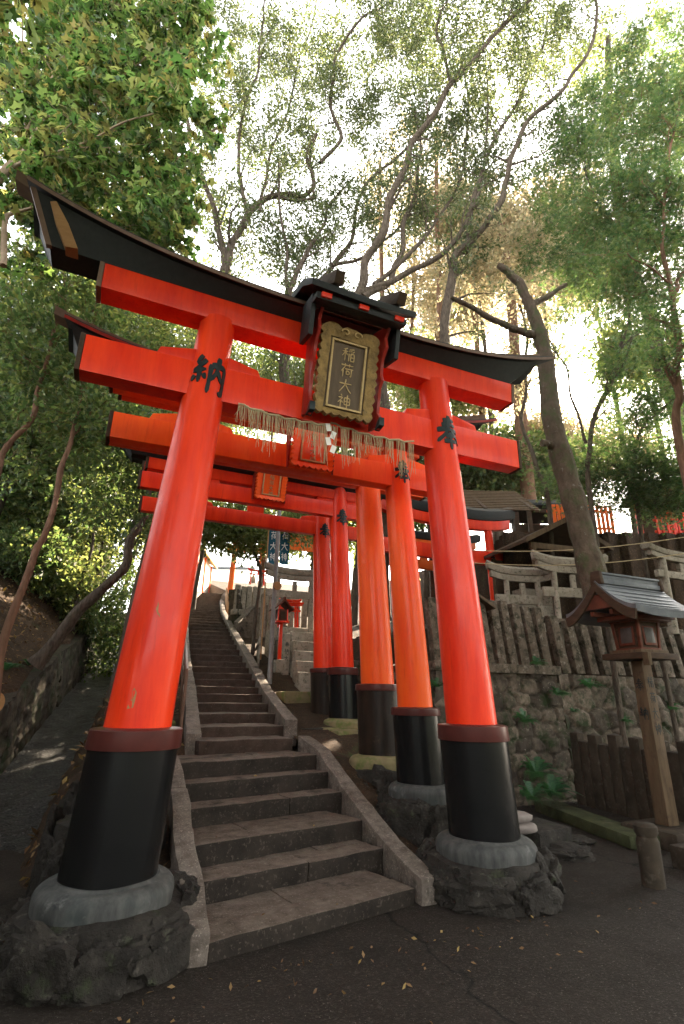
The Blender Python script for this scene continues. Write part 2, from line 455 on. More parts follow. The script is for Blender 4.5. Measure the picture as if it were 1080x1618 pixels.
def rock_mb(mb, c, s, seed, sub=2, jag=.28, rz=0):
    bm = bmesh.new()
    bmesh.ops.create_icosphere(bm, subdivisions=sub, radius=1)
    rr = random.Random(seed)
    off = Vector((rr.random()*50, rr.random()*50, rr.random()*50))
    rm = Matrix.Rotation(rz, 3, 'Z')
    vs = []
    for v in bm.verts:
        q = v.co.copy()
        q = Vector([math.copysign(abs(a)**.72, a) for a in q])
        d = 1+jag*mnoise.noise(q*1.3+off)+jag*.6*abs(mnoise.noise(q*2.7+off))+jag*.30*mnoise.noise(q*6.5+off)
        q = rm @ Vector((q.x*s[0]*d, q.y*s[1]*d, q.z*s[2]*d))
        vs.append((q.x+c[0], q.y+c[1], q.z+c[2]))
    fs = [[v.index for v in f.verts] for f in bm.faces]
    bm.free()
    return mb.add(vs, fs)

# ------------------------------------------------------------------ brush characters (x 0..100, y down 0..100)
KANJI = {
 'ho': [[(29, 17), (72, 14)], [(24, 30), (77, 27)], [(8, 44), (93, 40)], [(50, 2), (48, 30), (36, 56), (6, 78)], [(56, 42), (70, 58), (96, 74)], [(34, 62), (66, 60)], [(27, 77), (74, 74)], [(50, 50), (50, 99)]],
 'no': [[(26, 3), (12, 20), (27, 25)], [(37, 14), (22, 32), (6, 42)], [(6, 42), (40, 38)], [(24, 40), (23, 72)], [(12, 54), (5, 68)], [(34, 50), (41, 63)], [(52, 24), (50, 97)], [(52, 25), (92, 22), (91, 94), (80, 86)], [(71, 2), (69, 38), (56, 64)], [(70, 38), (85, 62)]],
 'ine': [[(40, 5), (12, 14)], [(5, 29), (45, 26)], [(25, 12), (25, 94)], [(24, 32), (5, 62)], [(27, 34), (44, 52)], [(90, 4), (54, 12)], [(55, 18), (60, 29)], [(70, 16), (73, 27)], [(92, 16), (82, 30)], [(54, 40), (54, 94)], [(68, 38), (68, 92)], [(68, 38), (93, 38), (93, 93)], [(68, 64), (93, 64)], [(68, 90), (93, 90)]],
 'ri': [[(6, 16), (94, 14)], [(34, 4), (34, 27)], [(66, 4), (66, 27)], [(32, 28), (8, 62)], [(21, 50), (21, 98)], [(36, 41), (96, 38)], [(83, 40), (83, 92), (72, 86)], [(46, 54), (46, 80)], [(46, 54), (68, 54), (68, 78)], [(46, 77), (68, 77)]],
 'dai': [[(6, 36), (94, 33)], [(50, 4), (46, 44), (8, 96)], [(52, 42), (70, 72), (95, 95)]],
 'jin': [[(25, 3), (33, 14)], [(9, 26), (42, 22), (6, 62)], [(26, 46), (26, 97)], [(30, 48), (44, 58)], [(53, 22), (53, 70)], [(53, 22), (93, 22), (93, 70)], [(53, 46), (93, 46)], [(53, 69), (93, 69)], [(73, 3), (73, 98)]],
}
def brush(mb, key, mapf, width=9.0, thick=.006, taper=True):
    """each stroke a tapered ribbon with thickness; mapf(u, v, h) -> xyz, u right and v down in 0..1, h height off the surface"""
    for st in KANJI[key]:
        P = []
        for a, b in zip(st[:-1], st[1:]):
            n = max(3, int(math.dist(a, b)/7))
            P += [(a[0]+(b[0]-a[0])*k/n, a[1]+(b[1]-a[1])*k/n) for k in range(n)]
        P.append(st[-1])
        P = np.array(P, float)
        if len(st) > 2:
            for _ in range(2):
                P[1:-1] = (P[:-2]+2*P[1:-1]+P[2:])/4
        T = np.gradient(P, axis=0); T /= np.linalg.norm(T, axis=1)[:, None]+1e-9
        N = np.stack([-T[:, 1], T[:, 0]], 1)
        n = len(P); secs = []
        for i in range(n):
            s = i/(n-1)
            wd = width*.5*((1.15-.55*abs(math.sin(s*PI))*.5-(.35*s if taper else 0)) if taper else 1.0)
            if i == 0: wd *= .65
            if i == n-1: wd *= .35 if taper else .8
            a, b = P[i]+N[i]*wd, P[i]-N[i]*wd
            secs.append([mapf(a[0]/100, a[1]/100, 0.0), mapf(b[0]/100, b[1]/100, 0.0), mapf(b[0]/100*.97+P[i][0]/100*.03, b[1]/100, thick), mapf(a[0]/100*.97+P[i][0]/100*.03, a[1]/100, thick)])
        mb.sweep(secs)
    return mb

# ================================================================== STAIRS: centre line
LOW = [((357, 1479), (670, 1400), -.310), ((341, 1389), (616, 1338), -.165), ((327, 1333), (579, 1294), .0), ((318, 1278), (545, 1248), .170), ((311, 1238), (519, 1217.5), .345), ((305, 1206), (498, 1190), .52)]
WL, WU = 1.95, 1.30
ANG = R(12.5)
low = []
for l_, r_, z_ in LOW:
    m_ = ((l_[0]+r_[0])/2, (l_[1]+r_[1])/2)
    low.append(onz(m_[0], m_[1], z_))
_T = [(1169, 319, 464), (1146, 316, 450), (1100, 311, 416), (1048, 302, 389), (1001, 298, 364), (989, 298, 358), (965, 299, 347), (950, 306, 346), (937, 319, 354)]
upp = []
for y_, a_, b_ in _T:
    r1, r2 = ray(a_, y_), ray(b_, y_)
    s_ = WU/np.linalg.norm(r1-r2)
    upp.append(CAM+s_*(r1+r2)/2)
upp = np.array(upp); low = np.array(low)
PATH = np.vstack([[[low[0][0]-.05, low[0][1]-.3, -.43]], low, upp])
def xc(y): return np.interp(y, PATH[:, 1], PATH[:, 0])
def zs(y): return np.interp(y, PATH[:, 1], PATH[:, 2])
YTOP, ZTOP = PATH[-1][1], PATH[-1][2]

stairs = tag(empty('stone_steps'), kind='structure')
def slab(mb, c, ang, w, d0, d1, ztop, h, xo=0.0):
    """slab whose front edge centre is c; d0..d1 depth behind the front edge"""
    a = np.array([math.cos(ang), math.sin(ang)]); b = np.array([-math.sin(ang), math.cos(ang)])
    p = np.array(c[:2])+a*xo+b*(d0+d1)/2
    mb.box((p[0], p[1], ztop-h/2), (w, d1-d0, h), ang)
def riser_tone(o, m='granite_riser'):  # second, darker colour on every face but the top
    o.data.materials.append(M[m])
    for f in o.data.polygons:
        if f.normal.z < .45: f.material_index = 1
rs = random.Random(3)
for i in range(6):
    nxt = low[i+1] if i < 5 else upp[0]
    depth = float(np.linalg.norm(nxt[:2]-low[i][:2]))
    z_ = float(low[i][2])
    # nosing stones
    cut = [0, rs.uniform(.52, .7), 1] if i in (1, 3) else [0, 1]
    mb = MB()
    for a_, b_ in zip(cut[:-1], cut[1:]):
        slab(mb, low[i], ANG, WL*(b_-a_)-.006, 0, .31+rs.uniform(-.02, .02), z_+rs.uniform(-.006, .004), .30, WL*((a_+b_)/2-.5))
    riser_tone(mb.build('step', 'granite', stairs, .016, rough=.006, cuts=9))
    cut = [0, rs.uniform(.3, .7), 1]
    mb = MB()
    for a_, b_ in zip(cut[:-1], cut[1:]):
        slab(mb, low[i], ANG, WL*(b_-a_)-.012, .322, depth+.12, z_-.012+rs.uniform(-.008, .004), .30, WL*((a_+b_)/2-.5))
    mb.build('tread_paving', 'granite', stairs, .012, rough=.005, cuts=5)
zu = np.concatenate([np.linspace(upp[0][2], upp[0][2]+1.36, 10), np.linspace(upp[0][2]+1.36, ZTOP, 26)[1:]])
NUP = len(zu)
up = []
for z_ in zu:
    y_ = float(np.interp(z_, upp[:, 2], upp[:, 1]))
    up.append((float(np.interp(z_, upp[:, 2], upp[:, 0])), y_, float(z_)))
for i in range(NUP):
    c = up[i]
    nx = up[i+1] if i < NUP-1 else (c[0]+.2, c[1]+2.5, c[2])
    pv = up[max(0, i-2)]; fw = up[min(NUP-1, i+3)]
    ang = -math.atan2(fw[0]-pv[0], fw[1]-pv[1])
    k = min(1, i/7)
    ang = ANG*.8*(1-k)+ang*k
    depth = math.dist(nx[:2], c[:2])
    mb = MB()
    slab(mb, c, ang, WU+.16, 0, depth+.14, c[2]+rs.uniform(-.006, .006), .34)
    riser_tone(mb.build('step', 'granite', stairs, .012, rough=.006 if i < 16 else 0, cuts=7 if i < 20 else 0), 'granite_riser_brown')

# sloping kerb stones beside the steps
def kerb(pts, wd, th, name='kerb_stone'):
    """pts: centre line points (x, y, ztop); one long slab, end cut plumb"""
    pts = np.array(pts, float)
    t = np.gradient(pts[:, :2], axis=0); t /= np.linalg.norm(t, axis=1)[:, None]
    n = np.stack([t[:, 1], -t[:, 0]], 1)
    secs = []
    for p, q in zip(pts, n):
        a, b = p[:2]-q*wd/2, p[:2]+q*wd/2
        secs.append([(a[0], a[1], p[2]-th), (b[0], b[1], p[2]-th), (b[0], b[1], p[2]), (a[0], a[1], p[2])])
    return MB().sweep(secs).build(name, 'granite2', stairs, .02, rough=.01, cuts=4)
def kp(px, py, z): return tuple(onz(px, py, z))
bvec = np.array([-math.sin(ANG), math.cos(ANG)]); avec = np.array([math.cos(ANG), math.sin(ANG)])
def side(i, s, extra, dz): 
    p = low[i][:2]+avec*s*(WL/2+extra)
    return (p[0], p[1], low[i][2]+dz)
for s, nm in ((-1, 'l'), (1, 'r')):
    e = .10
    bx = .0 if s < 0 else .10
    p0 = side(0, s, e, .03); p0 = (p0[0]-bvec[0]*bx, p0[1]-bvec[1]*bx, -.235)
    pts = [p0]+[side(i, s, e, .06) for i in range(1, 6)]
    ke = .3 if s < 0 else .52
    pts.append((pts[-1][0]+bvec[0]*ke, pts[-1][1]+bvec[1]*ke, pts[-1][2]+(.09 if s < 0 else .15)))
    if s < 0:
        mid = 3.6
        q = [tuple(np.array(pts[3])*.4+np.array(pts[4])*.6)]
        kerb(pts[:4]+q, .185, .42)
        q2 = tuple(np.array(q[0])+np.array((bvec[0]*.02, bvec[1]*.02, .004)))
        kerb([q2]+pts[4:], .18, .42)
    else:
        kerb(pts, .20, .42)
    e = .13
    U = []
    for i in range(0, NUP):
        c = up[i]; pv = up[max(0, i-2)]; fw = up[min(NUP-1, i+3)]
        g = -math.atan2(fw[0]-pv[0], fw[1]-pv[1])
        k = min(1, i/7)
        if s < 0 or i > 0:
            U.append((c[0]+s*(WU/2+e)*math.cos(g), c[1]+s*(WU/2+e)*math.sin(g)*k, c[2]+.09))
    a0 = 0
    step_n = 5
    while a0 < len(U)-1:
        b0 = min(len(U)-1, a0+step_n)
        seg_ = [np.array(q) for q in U[a0:b0+1]]
        dlt = (seg_[1]-seg_[0]); dlt = dlt/np.linalg.norm(dlt)*.012
        seg_[0] = seg_[0]+dlt
        kerb([tuple(q) for q in seg_], .21, .40)
        a0 = b0; step_n = 6

# ================================================================== GROUND
def grid(name, x0, x1, y0, y1, res, fz, mat, smooth=True):
    xs = np.arange(x0, x1+res*.5, res); ys = np.arange(y0, y1+res*.5, res)
    X, Y = np.meshgrid(xs, ys)
    Z = fz(X, Y)
    V = np.stack([X, Y, Z], -1).reshape(-1, 3)
    nx, ny = len(xs), len(ys)
    i = (np.arange(ny-1)[:, None]*nx+np.arange(nx-1)[None]).ravel()
    return tag(fast_mesh(name, V, np.stack([i, i+1, i+1+nx, i+nx], 1), mat, smooth=smooth), kind='structure')

grid('plaza_pavement', -14, 16, -14, 3.3, .25, lambda X, Y: -.43+.012*fbm(X*1.3, Y*1.3, 3)-np.clip(np.abs(X+1)-14, 0, 9)*0, 'asphalt')
grid('far_ground', -80, 80, -80, 80, 10, lambda X, Y: -2.2+0*X, 'soil')

CH = np.array([(-1.0, -3.15, -.80), (1.5, -2.98, -.72), (3.5, -2.86, -.42), (7, -2.45, .42), (11, -2.05, 1.36), (15, -1.6, 2.3), (20, -.9, 3.4), (40, 2.0, 8.0)])
def xch(y): return np.interp(y, CH[:, 0], CH[:, 1])
def zch(y): return np.interp(y, CH[:, 0], CH[:, 2])
def wall_h(y): return np.interp(y, [-2, 1, 5, 10, 16], [.75, .95, 1.15, 1.3, 1.3])
def left_z(X, Y):
    t = X-xch(Y); zc_ = zch(Y)
    zst = np.where(Y < 0, -.5, zs(Y)-.12)
    edge = xc(Y)-np.interp(Y, [2.9, 3.4], [1.22, .86])-xch(Y)
    hill = zc_+wall_h(Y)+.02+3.3*(1-np.exp(-np.clip(-t-.72, 0, 99)/3.6))+.16*np.clip(-t-.72, 0, 99)+.22*fbm(X*.55, Y*.55, 5)*np.clip(-t-.6, 0, 1)
    u = np.clip((t-.42)/np.maximum(edge-.55, .3), 0, 1)
    bank = zc_+(zst-zc_)*(u**.6)+.10*fbm(X*1.7, Y*1.7, 8)
    bank = np.where(Y < -.3, np.minimum(bank, -.47), bank)
    z = np.where(t < -.55, hill, np.where(t < .42, zc_-.02, bank))
    return z
grid('hillside_ground', -30, -2.2, -3.2, 44, .22, lambda X, Y: np.where(X-xch(Y) < -.45, left_z(X, Y), -3.0+0*X), 'soil')
grid('bank_ground', -3.4, 3.2, -.6, 34, .12, lambda X, Y: np.where(X-xch(Y) < -.5, zch(Y)-.35, np.where(X < xc(Y)-np.interp(Y, [2.9, 3.4], [1.02, .70]), left_z(X, Y), zs(Y)-.75)), 'soil')
def hill_z(X, Y):
    d = np.clip(-Y-15, 0, 60); return -1.0+5.0*(1-np.exp(-d/4))+.06*d+1.2*fbm(X*.35, Y*.35, 12)*np.clip(d/4, 0, 1)
grid('blocker_hill', -70, 70, -70, -13, 1.0, hill_z, 'blocker_green')  # unseen rise behind the camera, added to block low sky light
# gravelly water channel
ys_ = np.arange(-1.6, 26, .12)
V = []; NB = 9
for k in range(NB):
    o = -.46+k*.92/(NB-1)
    V.append(np.stack([xch(ys_)+o, ys_, zch(ys_)+.03+.05*fbm(ys_*5+o*9, o*7+ys_*0, 2)+.04*(o/.46)**2], -1))
V = np.stack(V, 1); n_ = len(ys_)
i = (np.arange(n_-1)[:, None]*NB+np.arange(NB-1)[None]).ravel()
tag(fast_mesh('channel_bed', V.reshape(-1, 3), np.stack([i, i+1, i+1+NB, i+NB], 1), 'gravel', smooth=True), kind='structure')

XT, YT = 3.30, 3.2
ZU = float(ad(960, 838, 13)[2])
def right_z(X, Y):
    near = np.where(Y < .1, -.46, np.maximum(-.46, zs(Y)-.16-np.clip(X-(xc(Y)+1.25), 0, 3)*.22))
    near = near+.05*fbm(X*2, Y*2, 4)
    low_ = np.where(X > 3.0, -.47+0*X, near)
    dep = (X-CAM[0])*math.sin(YAW)+(Y-CAM[1])*math.cos(YAW)
    lat = (X-CAM[0])*math.cos(YAW)-(Y-CAM[1])*math.sin(YAW)
    up_ = ZU+np.clip(dep-15.5, 0, 60)*.18
    terr = np.where((dep > 13.05) & (lat > 4.2), up_, np.where(Y < 6.4, 1.72, np.maximum(2.6, 2.6+(Y-9)*.25)))
    side_ = zs(Y)-.14
    back = np.where(X < XT+.1, side_, np.maximum(terr, np.where(Y > 11, zs(Y)+.2+np.clip(X-xc(Y)-2, 0, 8)*.12, terr)))
    return np.where(Y < YT+.15, low_, back)+.03*fbm(X*1.5, Y*1.5, 6)
grid('terrace_ground', 1.0, 36, -.2, 46, .2, lambda X, Y: np.where(X > xc(Y)+.72, right_z(X, Y), zs(Y)-.8), 'soil')

# ================================================================== RETAINING WALLS (relief of single stones)
def stone_wall(name, label, P0, P1, zb, zt, pw=4.5, cell=(.36, .25), seed=1, depth=.13, res=.03, mat='wallstone', back=.5, batter=.06):
    """face from P0 to P1 (x, y); zb, zt may be (start, end)"""
    P0, P1 = np.array(P0, float), np.array(P1, float)
    zb = zb if isinstance(zb, tuple) else (zb, zb); zt = zt if isinstance(zt, tuple) else (zt, zt)
    L = np.linalg.norm(P1-P0); H = max(zt[0]-zb[0], zt[1]-zb[1])
    t = (P1-P0)/L; nrm = np.array([t[1], -t[0]])
    nu, nv = int(L/res)+1, int(H/res)+1
    rg = np.random.RandomState(seed)
    su, sv = np.meshgrid(np.arange(-1, L/cell[0]+2), np.arange(-1, H/cell[1]+2))
    off = (sv % 2)*.5
    S = np.stack([(su+off+rg.uniform(-.33, .33, su.shape))*cell[0], (sv+rg.uniform(-.30, .30, su.shape))*cell[1]], -1).reshape(-1, 2)
    tone = rg.uniform(.45, 1.5, len(S)); bul = rg.uniform(.45, 1.0, len(S))
    u = np.linspace(0, L, nu); v = np.linspace(0, H, nv)
    U, Vv = np.meshgrid(u, v)
    wu = U+.05*vnoise(U*4, Vv*4, seed); wv = Vv+.05*vnoise(U*4+7, Vv*4, seed+1)
    Q = np.stack([wu, wv], -1).reshape(-1, 2)
    d1 = np.full(len(Q), 9.0); d2 = d1.copy(); idx = np.zeros(len(Q), int)
    for k, s in enumerate(S):
        dx = np.abs(Q[:, 0]-s[0])/cell[0]; dy = np.abs(Q[:, 1]-s[1])/cell[1]
        d = (dx**pw+dy**pw)**(1/pw)
        c1 = d < d1
        d2 = np.where(c1, d1, np.minimum(d2, d)); idx = np.where(c1, k, idx); d1 = np.where(c1, d, d1)
    g = np.clip((d2-d1)/(.20 if pw > 3 else .30), 0, 1)
    rel = depth*(g**.45)*bul[idx]+.02*fbm(Q[:, 0]*7, Q[:, 1]*7, seed)+.008*fbm(Q[:, 0]*25, Q[:, 1]*25, seed)
    tn = tone[idx]*(.45+.55*np.clip(g*3, 0, 1)**.5)
    fr = Vv.ravel()/H; lu = U.ravel()/L
    z0 = zb[0]+(zb[1]-zb[0])*lu; z1 = zt[0]+(zt[1]-zt[0])*lu
    z = z0+(z1-z0)*fr
    o = rel-batter*(z-z0)
    X = P0[0]+t[0]*U.ravel()+nrm[0]*o; Y = P0[1]+t[1]*U.ravel()+nrm[1]*o
    A = np.stack([X, Y, z], -1)
    # top cap and ends behind
    top = A.reshape(nv, nu, 3)[-1].copy(); tb = top.copy(); tb[:, 0] -= nrm[0]*back; tb[:, 1] -= nrm[1]*back; tb[:, 2] += .01
    e0 = A.reshape(nv, nu, 3)[:, 0].copy(); e0b = e0-np.array([nrm[0], nrm[1], 0])*back
    e1 = A.reshape(nv, nu, 3)[:, -1].copy(); e1b = e1-np.array([nrm[0], nrm[1], 0])*back
    i = (np.arange(nv-1)[:, None]*nu+np.arange(nu-1)[None]).ravel()
    F = [np.stack([i, i+1, i+1+nu, i+nu], 1)]
    b0 = nu*nv
    Vs = [A, top, tb]
    j = np.arange(nu-1); F.append(np.stack([b0+j, b0+j+1, b0+nu+j+1, b0+nu+j], 1)); b0 += 2*nu
    j = np.arange(nv-1)
    for e, eb in ((e0, e0b), (e1, e1b)):
        Vs += [e, eb]; F.append(np.stack([b0+j, b0+j+1, b0+nv+j+1, b0+nv+j], 1)); b0 += 2*nv
    Vs = np.vstack(Vs)
    tnn = np.concatenate([tn, np.full(len(Vs)-len(tn), .8)])[:, None]*np.array([[1, .97, .92]])
    o = fast_mesh(name, Vs, np.vstack(F), mat, smooth=True, tone=tnn)
    return tag(o, label, 'wall')
stone_wall('retaining_wall', 'dry stone retaining wall of squarish mossy blocks under the upright stone posts', (XT, YT), (6.15, YT), -.5, 1.74, seed=2)
stone_wall('rubble_wall', 'rough rubble wall with pale mortar behind the wooden lantern post', (6.17, YT), (13.5, YT), -.5, 1.74, cell=(.42, .36), seed=5, depth=.13, pw=2.4)
stone_wall('side_wall', 'low stone wall facing the steps behind the red pillar bases', (XT, 9.2), (XT, YT), (1.5, -.3), (2.3, 1.72), seed=7)
a_, b_ = ad(850, 900, 13.6), ad(1130, 900, 13.2)
stone_wall('upper_wall', 'upper terrace stone wall below the small red railing at the right edge', tuple(a_[:2]), tuple(b_[:2]), 2.6, ZU+.02, cell=(.42, .30), seed=9, depth=.10, res=.045)
stone_wall('terrace_wall', 'second terrace stone wall behind the grey stone gates', (XT+.3, 6.5), (9.3, 6.5), 1.6, 2.62, cell=(.4, .3), seed=11, res=.05)
# low wall on the far side of the channel, in three runs that follow its bend
for k, (ya, yb, lb) in enumerate(((-1.2, 3.5, 'nearest run of low mossy wall along the gravel channel'), (3.5, 9, 'middle run of low mossy wall along the gravel channel under the leaning trunk'), (9, 20, 'farthest run of low mossy wall along the gravel channel'))):
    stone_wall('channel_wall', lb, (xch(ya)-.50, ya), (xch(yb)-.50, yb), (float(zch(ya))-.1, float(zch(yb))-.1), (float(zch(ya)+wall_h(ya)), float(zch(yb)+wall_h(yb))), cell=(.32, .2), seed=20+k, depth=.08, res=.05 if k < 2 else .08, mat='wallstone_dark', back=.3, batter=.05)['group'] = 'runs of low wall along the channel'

# ================================================================== TORII
def torii(name, label, cx, Y, zb, W2, lean, r0, rb, rt, zc, zcol, zt, nz0, nz1, nh, nx, sz0, sz1, sh, sx, kz, ktop, sori, kxl, kxr, rz=0.0, chars=('no', 'ho'), mats=('red', 'lacquer', 'ringstone'), plaque=None, detail=True, ring=(.48, .12), red_left=None, band='collar', cz=4.25, csize=.42, kd=.30, gap=None):
    t = thing(name, label, 'torii gate', (cx, Y, zb), rz)
    red, blk, rg = mats
    seg = 48 if detail else 28
    for s, ch in ((-1, chars[0]), (1, chars[1])):
        ax = (-s*lean, 0)
        prof = [(rb*1.0, zc-.15)] + [(rb+(rt-rb)*((k/10)**1.15), zc-.15+(zt+.02-zc+.15)*k/10) for k in range(1, 11)]
        p = MB().lathe(prof, (s*W2, 0, 0), seg, ax).build('pillar', red, t)
        MB().lathe([(r0*1.015, -.02), (r0, .1), (r0*.99, zc)], (s*W2, 0, 0), seg, ax).build('sleeve', blk, p)
        MB().lathe([(r0+.016, zc), (r0+.018, zc+.01), (r0+.012, zcol-.006), (r0+.004, zcol), (rb*.98, zcol+.012)], (s*W2, 0, 0), seg, ax).build('collar', band, p)
        rr, rh = ring
        rp = [(r0*.9, .045), (r0*1.05, .045), (r0*1.10, .03)]
        for k in range(1, 9):
            a = k/8*PI/2
            rp.append((r0*1.10+(rr-r0*1.10)*math.sin(a), .03-(rh-.03)*(1-math.cos(a))))
        rp += [(rr*.99, -rh-.03), (rr*.9, -rh-.05)]
        MB().lathe([(q[0], q[1]) for q in rp], (s*W2, 0, 0), seg, ax).build('base_ring', rg, p, rough=.008)
        if ch:
            mb = MB()
            zc_ = cz; rad = rb+(rt-rb)*((zc_-zc+.15)/(zt-zc+.15))**1.15
            x0 = s*(W2-lean*zc_); a0 = 0.10 if s > 0 else 0.0
            hh = csize; ww = csize*.82
            def mp(u, v, h, x0=x0, zc_=zc_, a0=a0, rad=rad, s=s):
                z = zc_+(.5-v)*hh
                r = rb+(rt-rb)*max(0, (z-zc+.15)/(zt-zc+.15))**1.15+.003+h
                a = a0+(u-.5)*ww/rad
                return (s*(W2-lean*z)+r*math.sin(a), -r*math.cos(a), z)
            brush(mb, ch, mp, 14.5, .010).build('painted_character', 'ink', p, smooth=30)
    # tie beam with dark end bands and wedges
    ew = .045
    b = MB().box((0, 0, (nz0+nz1)/2), (2*nx-2*ew, 2*nh, nz1-nz0)).build('tie_beam', red, t, .010)
    for s in (-1, 1):
        MB().box((s*(nx-ew/2), 0, (nz0+nz1)/2), (ew-.004, 2*nh+.008, nz1-nz0+.008)).build('end_band', 'darkwood', b, .005)
        xw = W2-lean*nz1
        for q in (-1, 1):
            x0 = s*xw+q*rt*.8; x1 = s*xw+q*(rt+.34)
            pr = [(x0, nz1+.002), (x1, nz1+.002), (x1-q*.03, nz1+.075), (x0, nz1+.15)]
            MB().sweep([[(x, y, z) for x, z in pr] for y in (-nh*.9, nh*.9)]).build('wedge', red, t, .006)
    # lintel beam
    def beam(x0, x1, n, f):
        return [f(x0+(x1-x0)*k/n) for k in range(n+1)]
    so = lambda x: sori*abs(x)**3
    fl = lambda x: [(x, -sh*.86, sz0+.05*so(x)), (x, sh*.86, sz0+.05*so(x)), (x, sh*1.06, sz1+.08*so(x)), (x, -sh*1.06, sz1+.08*so(x))]
    l = MB().sweep(beam(-sx+ew, sx-ew, 16, fl)).build('lintel', red, t, .010)
    for s in (-1, 1):
        MB().sweep(beam(s*(sx-ew+.002), s*sx, 1, lambda x: [(a, b_*1.02, c+(.004 if k > 1 else -.004)) for k, (a, b_, c) in enumerate(fl(x))])).build('end_band', 'edge' if detail else 'darkwood', l, .004)
    # top rail: hollow sloping body, roof board, ridge cap, brown edge strips
    kb = kz
    def body(x, last=0):
        sg = 1 if x > 0 else -1
        zb_, zt_ = kb+.08*so(x), ktop+so(x)
        return zb_, zt_
    secs = []
    N = 28
    for k in range(N+1):
        f = k/N
        xt = kxl[0]+(kxr[0]-kxl[0])*f; xb = kxl[1]+(kxr[1]-kxl[1])*f
        zb_ = kb+.08*so(xb); zt_ = ktop+so(xt)
        q = sh*1.0
        secs.append([(xb, q, zb_+.006), (xb, -q, zb_+.006), (xb+(xt-xb)*.45, -q-(kd-q)*.42, zb_+(zt_-zb_)*.36), (xt, -kd, zt_-.045), (xt, 0, zt_+.06), (xt, kd, zt_-.045), (xb+(xt-xb)*.45, q+(kd-q)*.42, zb_+(zt_-zb_)*.36)])
    k_ = MB().sweep(secs).build('top_rail', 'black', t, smooth=25)
    xl, xr = kxl[0]-.06, kxr[0]+.30
    rf = lambda x: [(x, -kd-.05, ktop+so(x)-.042), (x, -kd-.05, ktop+so(x)+.012), (x, 0, ktop+so(x)+.15), (x, kd+.05, ktop+so(x)+.012), (x, kd+.05, ktop+so(x)-.042), (x, 0, ktop+so(x)+.07)]
    MB().sweep(beam(xl, xr, 30, rf)).build('roof_board', 'black', k_, smooth=25)
    ef = lambda x: [(x, -kd-.056, ktop+so(x)-.046), (x, -kd-.05, ktop+so(x)-.046), (x, -kd-.05, ktop+so(x)-.004), (x, -kd-.056, ktop+so(x)-.004)]
    MB().sweep(beam(xl, xr, 30, ef)).build('edge_strip', 'edge' if detail else 'red_dark', k_)
    rc = lambda x: [(x, -.09, ktop+so(x)+.10), (x, .09, ktop+so(x)+.10), (x, .11, ktop+so(x)+.20), (x, -.11, ktop+so(x)+.20)]
    MB().sweep(beam(xl-.16, xr-.02, 30, rc)).build('ridge_cap', 'edge', k_)
    if detail:
        # end frame and rib at the left end
        xt, xb = kxl
        ztl, zbl = ktop+so(xt), kb+.08*so(xb)
        MB().sweep([[(xt-.03, -kd-.01, ztl-.05), (xt+.02, -kd-.02, ztl-.05), (xt+.02, -kd+.03, ztl-.05), (xt-.03, -kd+.04, ztl-.05)],
                    [(xb-.03, -sh-.015, zbl-.004), (xb+.02, -sh-.02, zbl-.004), (xb+.02, -sh+.03, zbl-.004), (xb-.03, -sh+.04, zbl-.004)]]).build('end_trim', 'edge', k_)
        a = np.array([xt+.17, -kd*.92, ztl-.13]); b2 = np.array([xb+.19, -sh-.03, zbl-.006])
        d = .055
        MB().sweep([[tuple(a+np.array(o)) for o in ((-d*.4, -.015, 0), (d*.6, -.045, 0), (d*.6, .05, 0), (-d*.4, .05, 0))],
                    [tuple((a+b2)/2+np.array(o)) for o in ((-d, -.05, 0), (d, -.07, 0), (d, .06, 0), (-d, .06, 0))],
                    [tuple(b2+np.array(o)) for o in ((-d, -.03, 0), (d, -.05, 0), (d, .10, 0), (-d, .10, 0))]]).build('end_rib', 'tan', k_, .004)
    if gap:
        MB().box((gap, 0, (nz1+sz0)/2), (.34, nh*1.6, sz0-nz1-.004)).build('strut', red, t, .006)
    if plaque is not None:
        name_plaque(t, **plaque)
    return t

def wavy_frame(w, h, z0, amp, seed, n=10):
    """outline points (x, z) of a carved frame"""
    rr = random.Random(seed); P = []
    def edge(a, b, n_, out):
        for k in range(n_):
            for q in range(4):
                f = (k+q/4)/n_
                e = amp*abs(math.sin(PI*(k+q/4)))*(.6+.5*rr.random())
                P.append((a[0]+(b[0]-a[0])*f+out[0]*e, a[1]+(b[1]-a[1])*f+out[1]*e))
    x = w/2
    edge((-x, z0), (x, z0), 7, (0, -1)); edge((x, z0), (x*1.02, z0+h), n, (1, 0))
    edge((x*1.02, z0+h), (-x*1.02, z0+h), 3, (0, 1.5)); edge((-x*1.02, z0+h), (-x, z0), n, (-1, 0))
    return P

